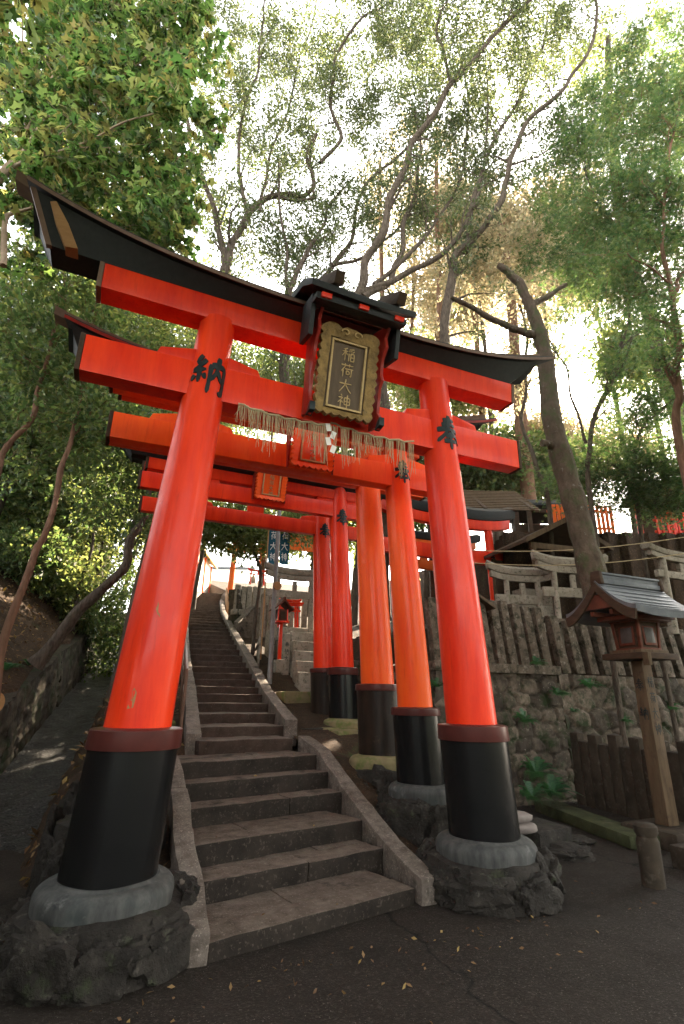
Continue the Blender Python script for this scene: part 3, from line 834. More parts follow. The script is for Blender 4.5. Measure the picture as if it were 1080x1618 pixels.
def name_plaque(t, cx=0.0, y0=-.24, y1=-.46, z0=4.08, h=1.02, w=.56, frame='gilt', board='board', letter='gilt_bright', roof=True, side='red_dark'):
    p = empty('name_plaque', (cx, y0, z0)); p.parent = t
    p.rotation_euler = (math.atan2(y0-y1, h), 0, 0)
    p['label'] = 'carved gilt name plaque with raised characters' if roof else 'red and gilt name plaque'
    out = wavy_frame(w+.10, h-.06, .03, .030, 4)
    inn = [(-(w*.68)/2, .12), ((w*.68)/2, .12), ((w*.70)/2, h-.17), (-(w*.70)/2, h-.17)]
    # frame: outer carved plate in front of a board
    mb = MB(); n = len(out)
    ring = []
    for k in range(n):
        x, z = out[k]
        ring.append(((x, 0, z), (x*.97, -.05, .5*h+(z-.5*h)*.98), (max(inn[3][0]-.035, min(inn[2][0]+.035, x)) if True else x, -.025, max(.09, min(h-.14, z)))))
    secs = [[ring[k][0], ring[k][1], ring[k][2], (ring[k][2][0], .012, ring[k][2][2])] for k in range(n)]
    secs.append(secs[0])
    mb.sweep(secs, cap=False).build('frame', frame, p, smooth=35, rough=.012)
    MB().box((0, .004, h/2-.02), (w*.82, .022, h-.2)).build('board', board, p)
    bw = .022
    mb = MB(); wi, za, zb = w*.70/2, .115, h-.165
    mb.box((0, -.02, za), (2*wi+bw, .03, bw)); mb.box((0, -.02, zb), (2*wi+bw, .03, bw))
    mb.box((-wi, -.021, (za+zb)/2), (bw, .028, zb-za-bw)); mb.box((wi, -.021, (za+zb)/2), (bw, .028, zb-za-bw))
    mb.build('border', letter, p, .004)
    mb = MB(); sz = (zb-za)/4.6
    for k, key in enumerate(('ine', 'ri', 'dai', 'jin')):
        zt = zb-.05-k*sz*1.09
        brush(mb, key, lambda u, v, hh: ((u-.5)*sz*.98+.0, -.0085-hh, zt-v*sz), 8.0, .010)
    mb.build('lettering', letter, p, smooth=30)
    if not roof:
        for s in (-1, 1):
            MB().sweep([[(s*(w*.5+.07)+q, .03, z) for q, z in ((0, .0), (.02*s, .0), (.02*s, h*.7), (0, h*.7))], [(s*(w*.5+.09)+q, .14, z) for q, z in ((0, .0), (.02*s, .0), (.02*s, h*.9), (0, h*.9))]]).build('bracket', side, p)
        return p
    # scroll details on the frame
    for s in (-1, 1):
        pts = [(s*(.07+.05*math.cos(a)*(1-a/9)), -.058, h-.075+.04*math.sin(a)*(1-a/9)) for a in np.linspace(0, 5, 12)]
        MB().tube(pts, .008, 6).build('scroll', letter, p)
    # carved side brackets
    for s in (-1, 1):
        xs = s*(w/2+.115)
        prof = [(-.03, -.02), (-.10, -.06), (-.15, .02), (-.10, .10), (-.05, .14), (-.04, .42), (-.09, .50), (-.04, .58), (-.05, .75), (-.13, .86), (-.08, .98), (-.16, 1.10), (.26, 1.16), (.22, .7), (.16, .3), (.13, -.02)]
        MB().sweep([[(xs+q, y-.01, z*h) for y, z in prof] for q in (-.018, .018)]).build('bracket', 'red_dark', p, .006)
        prof2 = [(-.06, -.06), (-.17, -.02), (-.16, .07), (-.11, .05), (-.08, .0)]
        MB().sweep([[(xs+q, y-.01, z*h) for y, z in prof2] for q in (-.03, .03)]).build('scroll', 'ink', p, .006)
    # little roof over the plaque, reaching back to the top rail
    q = empty('plaque_roof', (0, 0, 0)); q.parent = p
    mb = MB()
    for s in (-1, 1):
        pass
    zf = h+.16
    prof = [(-.36, zf-.02), (-.36, zf+.05), (-.02, zf+.22), (.40, zf+.26), (.40, zf+.16), (-.02, zf+.13)]
    MB().sweep([[(x, y, z+.03*abs(x)) for y, z in prof] for x in np.linspace(-.60, .60, 7)]).build('plaque_roof', 'black', p, .008)
    MB().box((0, -.20, zf-.05), (1.04, .20, .07)).build('eave_board', 'black', p, .006)
    for x in (-.42, 0.0, .42):
        MB().box((x, -.315, zf-.045), (.11, .03, .05)).build('rafter_end', 'red', p, .004)
    for s in (-1, 1):
        MB().box((s*.36+.03, -.16, zf+.225), (.10, .52, .13), Matrix.Rotation(R(20), 3, 'X')).build('ridge_billet', 'darkwood', p, .008)
        MB().box((s*.50, -.02, zf-.20), (.05, .30, .44)).build('side_panel', 'black', p, .006)
    return p

torii('torii_gate', 'nearest and largest red torii with carved gilt name plaque and straw rope fringe', 0, 0, 0, 1.70, .0693, .340, .261, .180, .894, 1.035, 5.0, 4.061, 4.446, .105, 2.584, 4.978, 5.235, .150, 2.54, 5.235, 5.36, .0128, (-3.18, -2.98), (2.85, 2.47), chars=('no', 'ho'), plaque=dict(), ring=(.48, .115), cz=4.27, csize=.45)
g2 = torii('torii_gate', 'second red torii from the front, its worn right pillar just behind the nearest one', .09, 1.32, .28, 1.70, .062, .292, .222, .165, .80, .885, 4.62, 3.81, 4.14, .105, 2.39, 4.46, 4.66, .10, 2.45, 4.66, 4.78, .0125, (-2.95, -2.75), (2.75, 2.45), rz=R(-1.5), chars=(None, 'ho'), mats=('red_old_glow', 'lacquer', 'ringstone'), plaque=dict(cx=.10, y0=-.16, y1=-.28, z0=3.80, h=.72, w=.46, frame='red_old_glow', board='red_old_glow', letter='gilt_bright', roof=False), detail=False, ring=(.40, .11), cz=4.02, csize=.36)
g3 = torii('torii_gate', 'third red torii from the front, with a mossy base stone and a weathered thick pillar', .21, 2.5, .47, 1.68, .05, .318, .250, .19, .90, .985, 4.95, 4.07, 4.39, .08, 2.56, 4.80, 5.02, .10, 2.5, 5.02, 5.15, .0125, (-2.9, -2.7), (2.9, 2.6), chars=(None, None), mats=('red_old_glow', 'lacquer_worn', 'ringmoss'), detail=False, ring=(.46, .12), cz=3.6, csize=.36, band='collar')
g4 = torii('torii_gate', 'fourth red torii from the front, carrying a small red plaque with gilt characters', .55, 4.5, .86, 1.65, .045, .272, .210, .16, .79, .915, 4.55, 3.83, 4.13, .075, 2.38, 4.19, 4.39, .10, 2.3, 4.39, 4.53, .012, (-2.75, -2.55), (2.75, 2.5), chars=(None, 'ho'), mats=('red', 'lacquer', 'ringmoss'), plaque=dict(cx=-.03, y0=-.16, y1=-.30, z0=3.90, h=.72, w=.46, frame='red_old_glow', board='red_old_glow', letter='gilt_bright', roof=False), detail=False, ring=(.37, .09), cz=4.02-.22, csize=.36)
g5 = torii('torii_gate', 'farthest of the five red torii over the steps, nearly hidden behind the fourth', .62, 5.6, .84, 1.66, .05, .285, .220, .17, .88, .96, 4.85, 3.77, 4.07, .075, 2.35, 4.55, 4.77, .10, 2.4, 4.77, 4.9, .012, (-2.8, -2.6), (2.8, 2.6), chars=(None, 'ho'), mats=('red', 'lacquer_worn', 'ringmoss'), detail=False, ring=(.41, .09), cz=3.85, csize=.34, gap=-.05)

def on_pillar(px, py):
    d = ray(px, py); best = None
    for t_ in np.arange(3, 9, .004):
        q = CAM+d*t_; r = .261+(.180-.261)*max(0, (q[2]-.894+.15)/(5.0-.894+.15))**1.15
        if math.hypot(q[0]-(-1.70+.0693*q[2]), q[1]) < r+.0015: return q
    return None
g1p = [o for o in bpy.data.objects['torii_gate'].children if o.name.startswith('pillar')][0]
for pts in ([(212, 1086), (216, 1094), (213, 1108), (210, 1118), (200, 1120), (203, 1110), (208, 1104), (209, 1092)], [(250, 948), (252, 955), (250, 964), (253, 972), (251, 980), (248, 968), (246, 962), (249, 955)]):
    Q = [on_pillar(*q) for q in pts]
    if all(q is not None for q in Q):
        MB().add(Q, [tuple(range(len(Q)))]).build('paint_chip', 'tan', g1p, smooth=0)
# straw rope with fringe under the nearest tie beam
rope = thing('sacred_rope', 'straw rope with long uneven fringe and white paper hung under the tie beam', 'rope', (0, -.10, 4.06))
def swag(x0, x1, z0, z1, sag): return [(x0+(x1-x0)*k/16, 0, z0+(z1-z0)*k/16-sag*math.sin(PI*k/16)+.012*math.sin(k*2.1)) for k in range(17)]
rr = random.Random(11)
for (a, b, z0, z1, sag) in ((-1.08, -.10, .015, .0, .035), (-.07, .98, .035, .03, .04)):
    S_ = swag(a, b, z0, z1, sag)
    MB().tube(S_, .013, 7).build('rope', 'straw', rope)
    fr = MB()
    for k in range(150):
        f = (k+rr.random())/150
        if math.sin(f*47)+rr.random() < -.35: continue
        p = S_[min(15, int(f*16))]; x = a+(b-a)*f
        L = rr.uniform(.22, .44)*(.8+.35*math.sin(f*9+a))
        dx = rr.uniform(-.04, .04); dy = rr.uniform(-.03, .03)
        pts = [(x, dy*.2, p[2]), (x+dx*.35, dy*.6, p[2]-L*.5), (x+dx+rr.uniform(-.015, .015), dy, p[2]-L)]
        fr.tube(pts, [.0034, .003, .0024], 3, False)
    fr.build('fringe', 'straw', rope)
mb = MB()
for k in range(4):
    x = -.075+(.035 if k % 2 else -.02)
    mb.box((x, -.012-.004*k, -.03-.085*k), (.055, .003, .09), Matrix.Rotation(R(18 if k % 2 else -14), 3, 'Y'))
mb.build('paper_streamer', 'paper', rope)

# ================================================================== STONE FOOTINGS AND ROCKS
def footing(cx, cy, zt, rad, zb, n, seed, label, mat='rock', group=None):
    t = thing('stone_footing', label, 'stone footing', (cx, cy, zb), 0, group)
    mb = MB().lathe([(rad*1.22, -.12), (rad*1.12, .02), (rad*.98, (zt-zb)*.55), (rad*.93, zt-zb-.02), (rad*.80, zt-zb)], (0, 0, 0), 26)
    mb.build('mortar', mat, t, rough=.05)
    r_ = random.Random(seed)
    for k in range(n):
        a = 2*PI*k/n+r_.uniform(-.15, .15)
        h = (zt-zb)*r_.uniform(.42, .54)
        ww = rad*PI/n*r_.uniform(.9, 1.15)
        rock_mb(MB(), (math.cos(a)*rad*.96, math.sin(a)*rad*.96, h*.86), (ww*.95, rad*.20, h*.95), seed*31+k, 4, .55, a+PI/2).build('rock', 'rock', t, smooth=38)
    return t
FG = 'rock footings under the red pillars'
footing(1.70, .02, -.115, .58, -.44, 8, 1, 'rock and mortar footing under the nearest right red pillar')
footing(-1.70, .0, -.115, .60, -.47, 8, 2, 'dark rock footing under the large left red pillar')
footing(1.80, 1.32, .18, .47, -.30, 8, 3, 'rock footing under the second pillar on the right')
footing(1.88, 2.52, .36, .50, -.05, 7, 4, 'mossy rock footing under the third, thickest worn pillar on the right', 'rock')
footing(-1.72, 1.32, .18, .47, -.55, 7, 5, 'rock footing of the second torii, left of the steps behind the large left pillar')
footing(-1.54, 2.5, .36, .50, -.3, 7, 6, 'rock footing of the third torii, left of the steps behind the large left pillar')
def block(name, label, cat, c, s, rz=0, mat='stone_lt', bev=.03, rough=.02, group=None):
    o = MB().box((0, 0, s[2]/2), s).build(name, mat, None, bev, rough=rough)
    o.location = c; o.rotation_euler = (0, 0, rz)
    return tag(o, label, cat, group)
def rock(label, c, s, seed, rz=0, mat='rock', group=None, jag=.3):
    o = rock_mb(MB(), (0, 0, s[2]*.6), s, seed, 4, jag*1.5).build('boulder', mat, smooth=38)
    o.location = c; o.rotation_euler = (0, 0, rz)
    return tag(o, label, 'rock', group)
# bank stones along the right kerb and around the bases
bk = random.Random(5)
for k, (px, py, z, s, lb) in enumerate((
    (668, 1325, -.40, (.20, .16, .17), 'dark boulder between the right kerb and the nearest right footing'),
    (640, 1300, -.28, (.22, .15, .16), 'low dark boulder beside the kerb below the second pillar'),
    (610, 1275, -.10, (.18, .13, .13), 'small boulder touching the kerb left of the second footing'),
    (578, 1248, .05, (.18, .14, .15), 'boulder on the bank between the second and third pillars'),
    (880, 1352, -.44, (.34, .26, .10), 'flat broken paving stone right of the nearest right footing'),
    (902, 1332, -.44, (.26, .2, .08), 'low flat stone at the outer edge of the broken paving'),
    (262, 1300, -.30, (.20, .16, .24), 'dark rock wedged between the left kerb and the large left sleeve'),
    (258, 1370, -.42, (.17, .2, .2), 'dark rock beside the lower left kerb next to the large left base'),
    (250, 1450, -.45, (.14, .14, .10), 'small dark rock in front of the left kerb foot'),
    (215, 1085, .10, (.25, .2, .2), 'rounded rock on the left bank seen between the big pillar and the channel'))):
    p = onz(px, py, z); rock(lb, (p[0], p[1], z-.05), s, 40+k, bk.uniform(0, 3))
p = onz(868, 1322, -.25)
block('stone_slab', 'thick flat slab under the pale sandbags beside the nearest right pillar', 'stone slab', (p[0]+.05, p[1]+.25, -.44), (.75, .52, .27), R(14), 'rock', .05, .035)
p = onz(515, 1180, .55)
block('stone_block', 'squared mossy block in front of the fourth pillar base', 'stone block', (2.02, 4.02, .38), (.55, .42, .36), R(5), 'ringmoss', .04, .03)
block('stone_block', 'squared mossy block in front of the fifth pillar, nearer the steps', 'stone block', (1.52, 4.35, .42), (.50, .40, .34), R(-6), 'rock', .04, .03)
block('stone_block', 'broad mossy stone under the two rear pillar bases', 'stone block', (2.2, 5.0, .50), (1.15, 1.75, .27), R(0), 'ringmoss', .05, .03)
# sandbags
for k, (dz, lb) in enumerate(((0, 'lower pale sandbag behind the nearest right pillar'), (.10, 'upper pale sandbag lying on another beside the nearest right pillar'))):
    o = rock_mb(MB(), (0, 0, 0), (.34, .18, .06), 77+k, 3, .10).build('sandbag', 'bag', smooth=80)
    o.location = (2.62-.03*k, .78, -.115+dz); o.rotation_euler = (0, 0, R(-20+14*k)); tag(o, lb, 'sandbag', 'pale sandbags on a slab')

# ================================================================== STONE POST FENCES
def post_mb(w, d, h, lean=(0, 0), cap=.03):
    mb = MB().box((0, 0, (h-cap)/2), (w, d, h-cap), None, .96, (lean[0], lean[1]))
    mb.sweep([[(sx*w/2*.96+lean[0]*1.5-lean[0], sy*d/2*.96, 0) for sx, sy in ((-1, -1), (1, -1), (1, 1), (-1, 1))]]*1, cap=False) if False else None
    t = len(mb.v)
    x, y, z = lean[0], lean[1], h-cap
    k = .96
    vs = [(sx*w/2*k+x, sy*d/2*k+y, z) for sx, sy in ((-1, -1), (1, -1), (1, 1), (-1, 1))]
    mb.v[4:8] = vs
    mb.f = [f for f in mb.f if set(f) != {4, 5, 6, 7}]
    mb.v.append((x*1.03, y*1.03, h)); n = len(mb.v)-1
    mb.f += [(4, 5, n), (5, 6, n), (6, 7, n), (7, 4, n)]
    return mb
def post_fence(label, P0, P1, n, w, d, h, z, lean, mat='post', rails=(), base=None, alt=0, seed=0, jit=.04):
    t = thing('stone_fence', label, 'stone fence', (P0[0], P0[1], z))
    P0, P1 = np.array(P0, float), np.array(P1, float); D = P1-P0; L = np.linalg.norm(D); a = math.atan2(D[1], D[0])
    r_ = random.Random(seed); first = None
    for k in range(n):
        f = (k+.5)/n; q = D*f
        hh = h*(1+r_.uniform(-jit, jit))*(1-(alt if k % 2 else 0))
        o = post_mb(w*r_.uniform(.92, 1.06), d, hh, (lean[0]*hh+r_.uniform(-.02, .02), lean[1]*hh)).build('post', mat, t, .012, rough=.012)
        o.location = (q[0], q[1], 0); o.rotation_euler = (0, 0, a)
    rm = Matrix.Rotation(a, 3, 'Z')
    for zr, hr, dr, off in rails:
        c = rm @ Vector((L/2+lean[0]*zr, off, zr))
        MB().box(c, (L+.1, dr, hr), rm).build('rail', mat, t, .012, rough=.012)
    return t
FY = YT+.14
post_fence('grey lichen stone post fence on the dry stone wall, posts close together', (3.35, FY), (6.12, FY), 10, .19, .15, 1.20, 1.86, (-.11, 0), base=None, seed=1, rails=((-.06, .16, .34, 0),))
post_fence('grey stone post fence with wide dark gaps on the rubble wall behind the wooden lantern', (6.25, FY), (11.2, FY), 13, .20, .15, 1.10, 1.76, (-.16, 0), seed=2, rails=((1.05, .10, .13, .16),))
post_fence('dark low fence of tall and short stone posts below the rubble wall', (6.05, 2.95), (5.75, .1), 13, .20, .14, 1.22, -.46, (.0, 0), 'post_dark', alt=.12, seed=3, rails=((.95, .1, .08, .06),), jit=.015)

# dark board screen behind the second fence
s_ = thing('board_screen', 'dark wooden boarding standing behind the wide gapped stone fence', 'wooden screen', (6.2, FY+.42, 1.72))
for k in range(4):
    MB().box((2.6, 0, .16+.21*k), (5.2, .03, .195)).build('plank', 'darkwood', s_, .004)
for x in (.05, 1.7, 3.4, 5.15):
    MB().box((x, -.05, .45), (.09, .07, .95)).build('post', 'brownwood', s_, .006)

# ================================================================== WOODEN LANTERN (right)
LX, LY = 5.02, .55
ln = thing('wooden_lantern', 'tall wooden lantern on a square post with a curved grey gabled roof', 'lantern', (LX, LY, -.22))
z0 = 0
po = MB().box((0, 0, 1.02), (.215, .215, 2.04), None, .92).build('post', 'brownwood', ln, .012, rough=.006)
for k, (key, z) in enumerate((('ho', 1.72), ('no', 1.34))):
    brush(MB(), key, lambda u, v, h, z=z: (-.1085+.003*(z-1)-h, (.5-u)*.15, z+(.5-v)*.17), 10, .003).build('painted_character', 'ink', po)
for k, (key, z) in enumerate((('ine', 1.75), ('ri', 1.55), ('dai', 1.35), ('jin', 1.15))):
    brush(MB(), key, lambda u, v, h, z=z: ((u-.5)*.13, -.1085+.003*(z-1)-h, z+(.5-v)*.15), 8, .003).build('painted_character', 'ink', po)
pz = 2.04
pl = MB().box((0, 0, pz+.05), (.80, .74, .085)).build('platform', 'darkwood', ln, .010)
MB().box((-.37, -.40, pz+.0), (.07, .10, .17)).build('bracket', 'brownwood', pl, .006)
MB().box((0, 0, pz+.115), (.62, .56, .05)).build('sill', 'brownwood', pl, .006)
bz = pz+.14
bx = MB().box((0, 0, bz+.20), (.40, .40, .40), None, 1.14).build('lantern_box', 'darkwood', ln, .006)
for (sx, sy) in ((-1, -1), (1, -1), (-1, 1), (1, 1)):
    MB().box((sx*.20, sy*.20, bz+.20), (.045, .045, .42), None, 1.0, (sx*.028, sy*.028)).build('corner_post', 'redwood', bx, .004)
for ax in (0, 1):
    for k, (w_, h_) in enumerate(((.27, .28), (.20, .21))):
        th = .010+.008*(1-k)
        off = .222 if k == 0 else .226
        c = (-off-.004*k, 0, bz+.20) if ax else (0, -off-.004*k, bz+.20)
        rot = Matrix.Rotation(R(-4.2 if ax else 4.2), 3, 'Y' if ax else 'X')
        rot = Matrix.Rotation(R(4.0), 3, 'Y') if ax else Matrix.Rotation(R(-4.0), 3, 'X')
        MB().box(c, ((th, w_, h_) if ax else (w_, th, h_)), rot).build('window_frame' if k == 0 else 'window_pane', 'redwood' if k == 0 else 'glass', bx, .003)
for z in (.0, .39):
    MB().box((0, 0, bz+z+.01), (.46+z*.14, .46+z*.14, .035)).build('trim', 'redwood', bx, .004)
# gabled roof: ridge along local X, curved slopes towards -Y and +Y
rz0 = bz+.44
def roof_prof(f):   # f 0 ridge .. 1 eave -> (y, z)
    return (.66*f, .46*(1-f)**1.55-.10*f*0)
def roof_mesh(xh, thick, zoff, nrm=10):
    secs = []
    for x in (-xh, -xh*.5, 0, xh*.5, xh):
        up_ = [(x*(1+.0), -roof_prof(k/nrm)[0], roof_prof(k/nrm)[1]+zoff+.05*(abs(x)/xh)**3*(k/nrm)) for k in range(nrm, 0, -1)]
        dn = [(x, roof_prof(k/nrm)[0], roof_prof(k/nrm)[1]+zoff+.05*(abs(x)/xh)**3*(k/nrm)) for k in range(0, nrm+1)]
        top = up_+dn
        secs.append(top+[(a, b*.985, c-thick) for a, b, c in reversed(top)])
    return MB().sweep(secs)
rf = roof_mesh(.76, .085, rz0+.045).build('roof', 'tile', ln, smooth=50)
for s in (-1, 1):
    pr = [roof_prof(k/10) for k in range(10, 0, -1)]
    sec = [[(s*.765+q, -y, z+rz0+.03) for y, z in pr]+[(s*.765+q, 0, .46+rz0+.03)]+[(s*.765+q, y, z+rz0+.03) for y, z in reversed(pr)]+[(s*.765+q, y*.95, z+rz0-.10) for y, z in pr]+[(s*.765+q, 0, .46+rz0-.12)]+[(s*.765+q, -y*.95, z+rz0-.10) for y, z in reversed(pr)] for q in (-.02, .02)]
    MB().sweep(sec).build('bargeboard', 'darkwood', rf, smooth=30)
    MB().box((s*.74, 0, rz0+.20), (.03, .62, .20), None, .35).build('gable_board', 'redwood', rf, .004)
for k in range(1, 8):
    f = k/8; y, z = roof_prof(f)
    for s in (-1, 1):
        MB().box((0, s*y, z+rz0+.058), (1.50, .03, .012), Matrix.Rotation(s*-math.atan2(.46*1.55*(1-f)**.55, .66), 3, 'X')).build('roof_seam', 'tile', rf, .002)
for (w_, h_, z_, m_) in ((.16, .07, .50, 'tile'), (.11, .07, .565, 'tile'), (.17, .03, .615, 'tile')):
    MB().box((0, 0, rz0+z_), (1.36, w_, h_)).build('ridge', m_, rf, .006)
for s in (-1, 1):
    MB().box((s*.70, 0, rz0+.55), (.08, .22, .20), None, .8).build('ridge_end', 'darkwood', rf, .02)
r_ = MB()
for k in range(38):
    r_.box((-.70+k*1.4/37, -.60, rz0+.005), (.016, .10, .03))
r_.build('rafter_row', 'darkwood', rf)
MB().box((0, 0, rz0-.01), (.95, .60, .06)).build('wall_plate', 'redwood', ln, .006)
for y in (-.18, .18):
    MB().box((0, y, rz0+.05), (1.42, .06, .07)).build('purlin', 'redwood', rf, .004)

ln.scale = (.9, .9, 1)
block('stone_plinth', 'square dark stone plinth carrying the wooden lantern post', 'stone plinth', (LX, LY, -.44), (.78, .78, .22), 0, 'post_dark', .03, .02)
block('stone_plinth', 'stepped dark stone block in front of the lantern plinth, at the right edge', 'stone plinth', (4.75, -.42, -.44), (1.35, .55, .24), R(0), 'post_dark', .03, .02)
block('kerb_slab', 'long mossy kerb slab leading to the dark low stone fence', 'kerb slab', (4.72, 1.55, -.44), (.42, 2.3, .16), R(-14), 'moss', .03, .02)
# bollard
p = onz(1033, 1400, -.43)
o = MB().lathe([(.105, 0), (.108, .40), (.098, .425), (.092, .44), (.098, .455), (.112, .475), (.110, .53), (.085, .555), (0.02, .565)], (0, 0, 0), 28).build('bollard', 'post_dark', rough=.006)
o.location = (p[0], p[1], -.44); tag(o, 'short round dark stone bollard with a domed cap', 'bollard')

# ================================================================== RIGHT TERRACE: stone gates, red gates, roofs
def small_gate(label, cx, cy, z, half, h, mat, rad, ch=None, sq=False, lean=.03, name='small_torii', kas=.5, rz=0.0, cat='torii gate', black=None):
    t = thing(name, label, cat, (cx, cy, z), rz)
    for s in (-1, 1):
        if sq: p = MB().box((s*half, 0, h*.44), (rad*1.9, rad*1.9, h*.88), None, .92, (-s*lean*h, 0)).build('pillar', mat, t, .01, rough=.008)
        else: p = MB().lathe([(rad, 0), (rad*.86, h*.88)], (s*half, 0, 0), 20, (-s*lean, 0)).build('pillar', mat, t, rough=.004)
        if ch:
            zc = h*.70
            brush(MB(), ch, lambda u, v, hh: (s*(half-lean*zc)+rad*.9*math.sin((u-.5)*1.7), -rad*.9*math.cos((u-.5)*1.7)-.006-hh, zc+(.5-v)*rad*2.6), 11, .005).build('painted_character', 'ink', p)
    nw = half+.22*h*.5
    MB().box((0, 0, h*.70), (2*nw, rad*1.1, h*.085)).build('tie_beam', mat, t, .01, rough=.006 if sq else 0)
    MB().box((0, 0, h*.80), (rad*1.6, rad*1.0, h*.12)).build('strut', mat, t, .006)
    so = lambda x: .055*h*(abs(x)/(half+kas))**3
    L = half+kas
    MB().sweep([[(x, -rad*.75, h*.87+so(x)), (x, rad*.75, h*.87+so(x)), (x, rad*.8, h*.93+so(x)), (x, -rad*.8, h*.93+so(x))] for x in np.linspace(-L*.92, L*.92, 11)]).build('lintel', mat, t, .006)
    MB().sweep([[(x, -rad*1.0, h*.933+so(x)), (x, rad*1.0, h*.933+so(x)), (x, rad*1.35, h*.99+so(x)), (x, 0, h*1.02+so(x)), (x, -rad*1.35, h*.99+so(x))] for x in np.linspace(-L, L, 11)]).build('top_rail', black or mat, t, .006)
    return t
small_gate('red torii on the terrace with black top rail, left of the wooden roof', 5.65, 5.9, 1.75, 1.42, 4.22, 'red', .125, 'ho', kas=.75, black='black')
small_gate('second red torii on the terrace, a little lower and just behind the other', 5.75, 7.2, 2.6, 1.30, 3.0, 'orange', .12, 'ho', kas=.6, black='black')
p = ad(900, 884, 11.3)
small_gate('weathered grey stone torii in front of the wooden roofed shed, left of the forked tree', p[0], p[1], 1.72, .46, p[2]-1.72, 'stone_lt', .07, lean=.015, kas=.42, rz=-.25)
p = ad(822, 899, 11.6)
small_gate('second weathered stone torii, lower, nearer the red torii pillars', p[0], p[1], 1.72, .40, p[2]-1.72, 'stone_lt', .07, lean=.015, kas=.40, rz=-.25)
small_gate('small grey stone torii low on the right edge beneath the upper wall', *ad(1075, 900, 11)[:2], 2.55, .6, 1.75, 'stone_lt', .09, kas=.4)
# wooden roofed shed
SQ = ad(857, 834, 12.7)
sh = thing('wooden_shed', 'open dark wooden shed with a low gabled roof behind the stone torii', 'shed', (SQ[0], SQ[1], SQ[2]-2.33), -.12)
sh.scale = (.82, .82, 1)
sec = lambda y: [(-1.45, y, 1.62), (-1.45, y, 1.70), (0, y, 2.32), (1.45, y, 1.70), (1.45, y, 1.62), (0, y, 2.22)]
MB().sweep([sec(-1.1), sec(1.2)]).build('roof', 'darkwood', sh, .008)
MB().sweep([[(-1.47, -1.13, 1.60), (-1.47, -1.13, 1.72), (0, -1.13, 2.35), (0, -1.13, 2.22)], [(-1.47, -1.09, 1.60), (-1.47, -1.09, 1.72), (0, -1.09, 2.35), (0, -1.09, 2.22)]]).build('bargeboard', 'brownwood', sh)
MB().sweep([[(1.47, -1.13, 1.60), (1.47, -1.13, 1.72), (0, -1.13, 2.35), (0, -1.13, 2.22)], [(1.47, -1.09, 1.60), (1.47, -1.09, 1.72), (0, -1.09, 2.35), (0, -1.09, 2.22)]]).build('bargeboard', 'brownwood', sh)
for x in (-1.15, 1.15):
    for y in (-.95, 1.05):
        MB().box((x, y, .82), (.11, .11, 1.64)).build('post', 'brownwood', sh, .006)
MB().box((0, -.95, 1.58), (2.5, .09, .14)).build('beam', 'brownwood', sh, .006)
MB().box((0, 1.0, .8), (2.3, .05, 1.6)).build('back_wall', 'darkwood', sh)
MB().box((0, .6, .4), (1.5, .6, .8)).build('altar', 'stone_lt', sh, .02)
# slatted red fences on the upper terrace
def slat_fence(label, P0, P1, n, w, h, z, mat, name='slat_fence', lean=0.0, rail=None):
    t = thing(name, label, 'fence', (P0[0], P0[1], z))
    D = np.array(P1, float)-np.array(P0, float); a = math.atan2(D[1], D[0]); L = np.linalg.norm(D)
    rm = Matrix.Rotation(a, 3, 'Z')
    for k in range(n):
        c = rm @ Vector((L*(k+.5)/n, 0, h/2)); MB().box(c, (w, .035, h), rm, 1.0, (lean, 0)).build('slat', mat, t, .004)
    for zr in (.2*h, .78*h):
        c = rm @ Vector((L/2, .04, zr)); MB().box(c, (L, .04, .07), rm).build('rail', rail or mat, t, .004)
    return t
q0, q1 = ad(868, 838, 13.25), ad(972, 838, 13.25)
slat_fence('bright orange slatted fence on the upper terrace behind the forked tree', tuple(q0[:2]), tuple(q1[:2]), 15, .085, .80, ZU-.02, 'orange')
q0, q1 = ad(1035, 835, 13.3), ad(1110, 835, 13.3)
slat_fence('small red slatted railing on top of the upper stone wall at the right edge', tuple(q0[:2]), tuple(q1[:2]), 9, .045, .55, ZU-.02, 'red')
for k, (p_, q_, lb) in enumerate((((700, 868, 10.5), (1100, 846, 10.2), 'thin pale cable sagging across the front of the wooden shed'), ((720, 888, 10.6), (1100, 872, 10.3), 'lower thin cable crossing behind the grey stone torii'))):
    a_, b_ = ad(*p_), ad(*q_); c_ = [a_+(b_-a_)*f-np.array([0, 0, .16*math.sin(PI*f)]) for f in np.linspace(0, 1, 14)]
    tag(MB().tube(c_, .009, 5).build('cable', 'straw'), lb, 'cable')
# shrine roofs far right and centre
def pavilion(label, c, w, d, h, mat_roof='darkwood', mat_post='red', rz=0, rise=.55, over=.35, slats=False):
    t = thing('shrine_pavilion', label, 'shrine', c, rz)
    sec = lambda x: [(x, -d/2-over, h), (x, -d/2-over, h+.09), (x, -d*.2, h+rise*.55), (x, 0, h+rise), (x, d*.2, h+rise*.55), (x, d/2+over, h+.09), (x, d/2+over, h), (x, 0, h+rise-.14)]
    MB().sweep([sec(x) for x in np.linspace(-w/2-over, w/2+over, 3)]).build('roof', mat_roof, t, .008)
    for sx in (-1, 1):
        for sy in (-1, 1):
            MB().box((sx*w/2, sy*d/2, h/2), (.12, .12, h)).build('post', mat_post, t, .006)
    MB().box((0, -d/2, h*.93), (w, .08, .12)).build('beam', mat_post, t, .006)
    MB().box((0, d/2-.05, h*.47), (w*.92, .05, h*.9)).build('back_wall', 'darkwood', t)
    MB().box((0, 0, h*.14), (w*.9, d*.8, h*.12)).build('floor_deck', mat_post, t, .006)
    if slats:
        for k in range(8):
            MB().box((-w/2+(k+.5)*w/8, -d/2, h*.38), (.05, .04, h*.36)).build('slat', mat_post, t)
    return t
q = ad(1085, 800, 15)
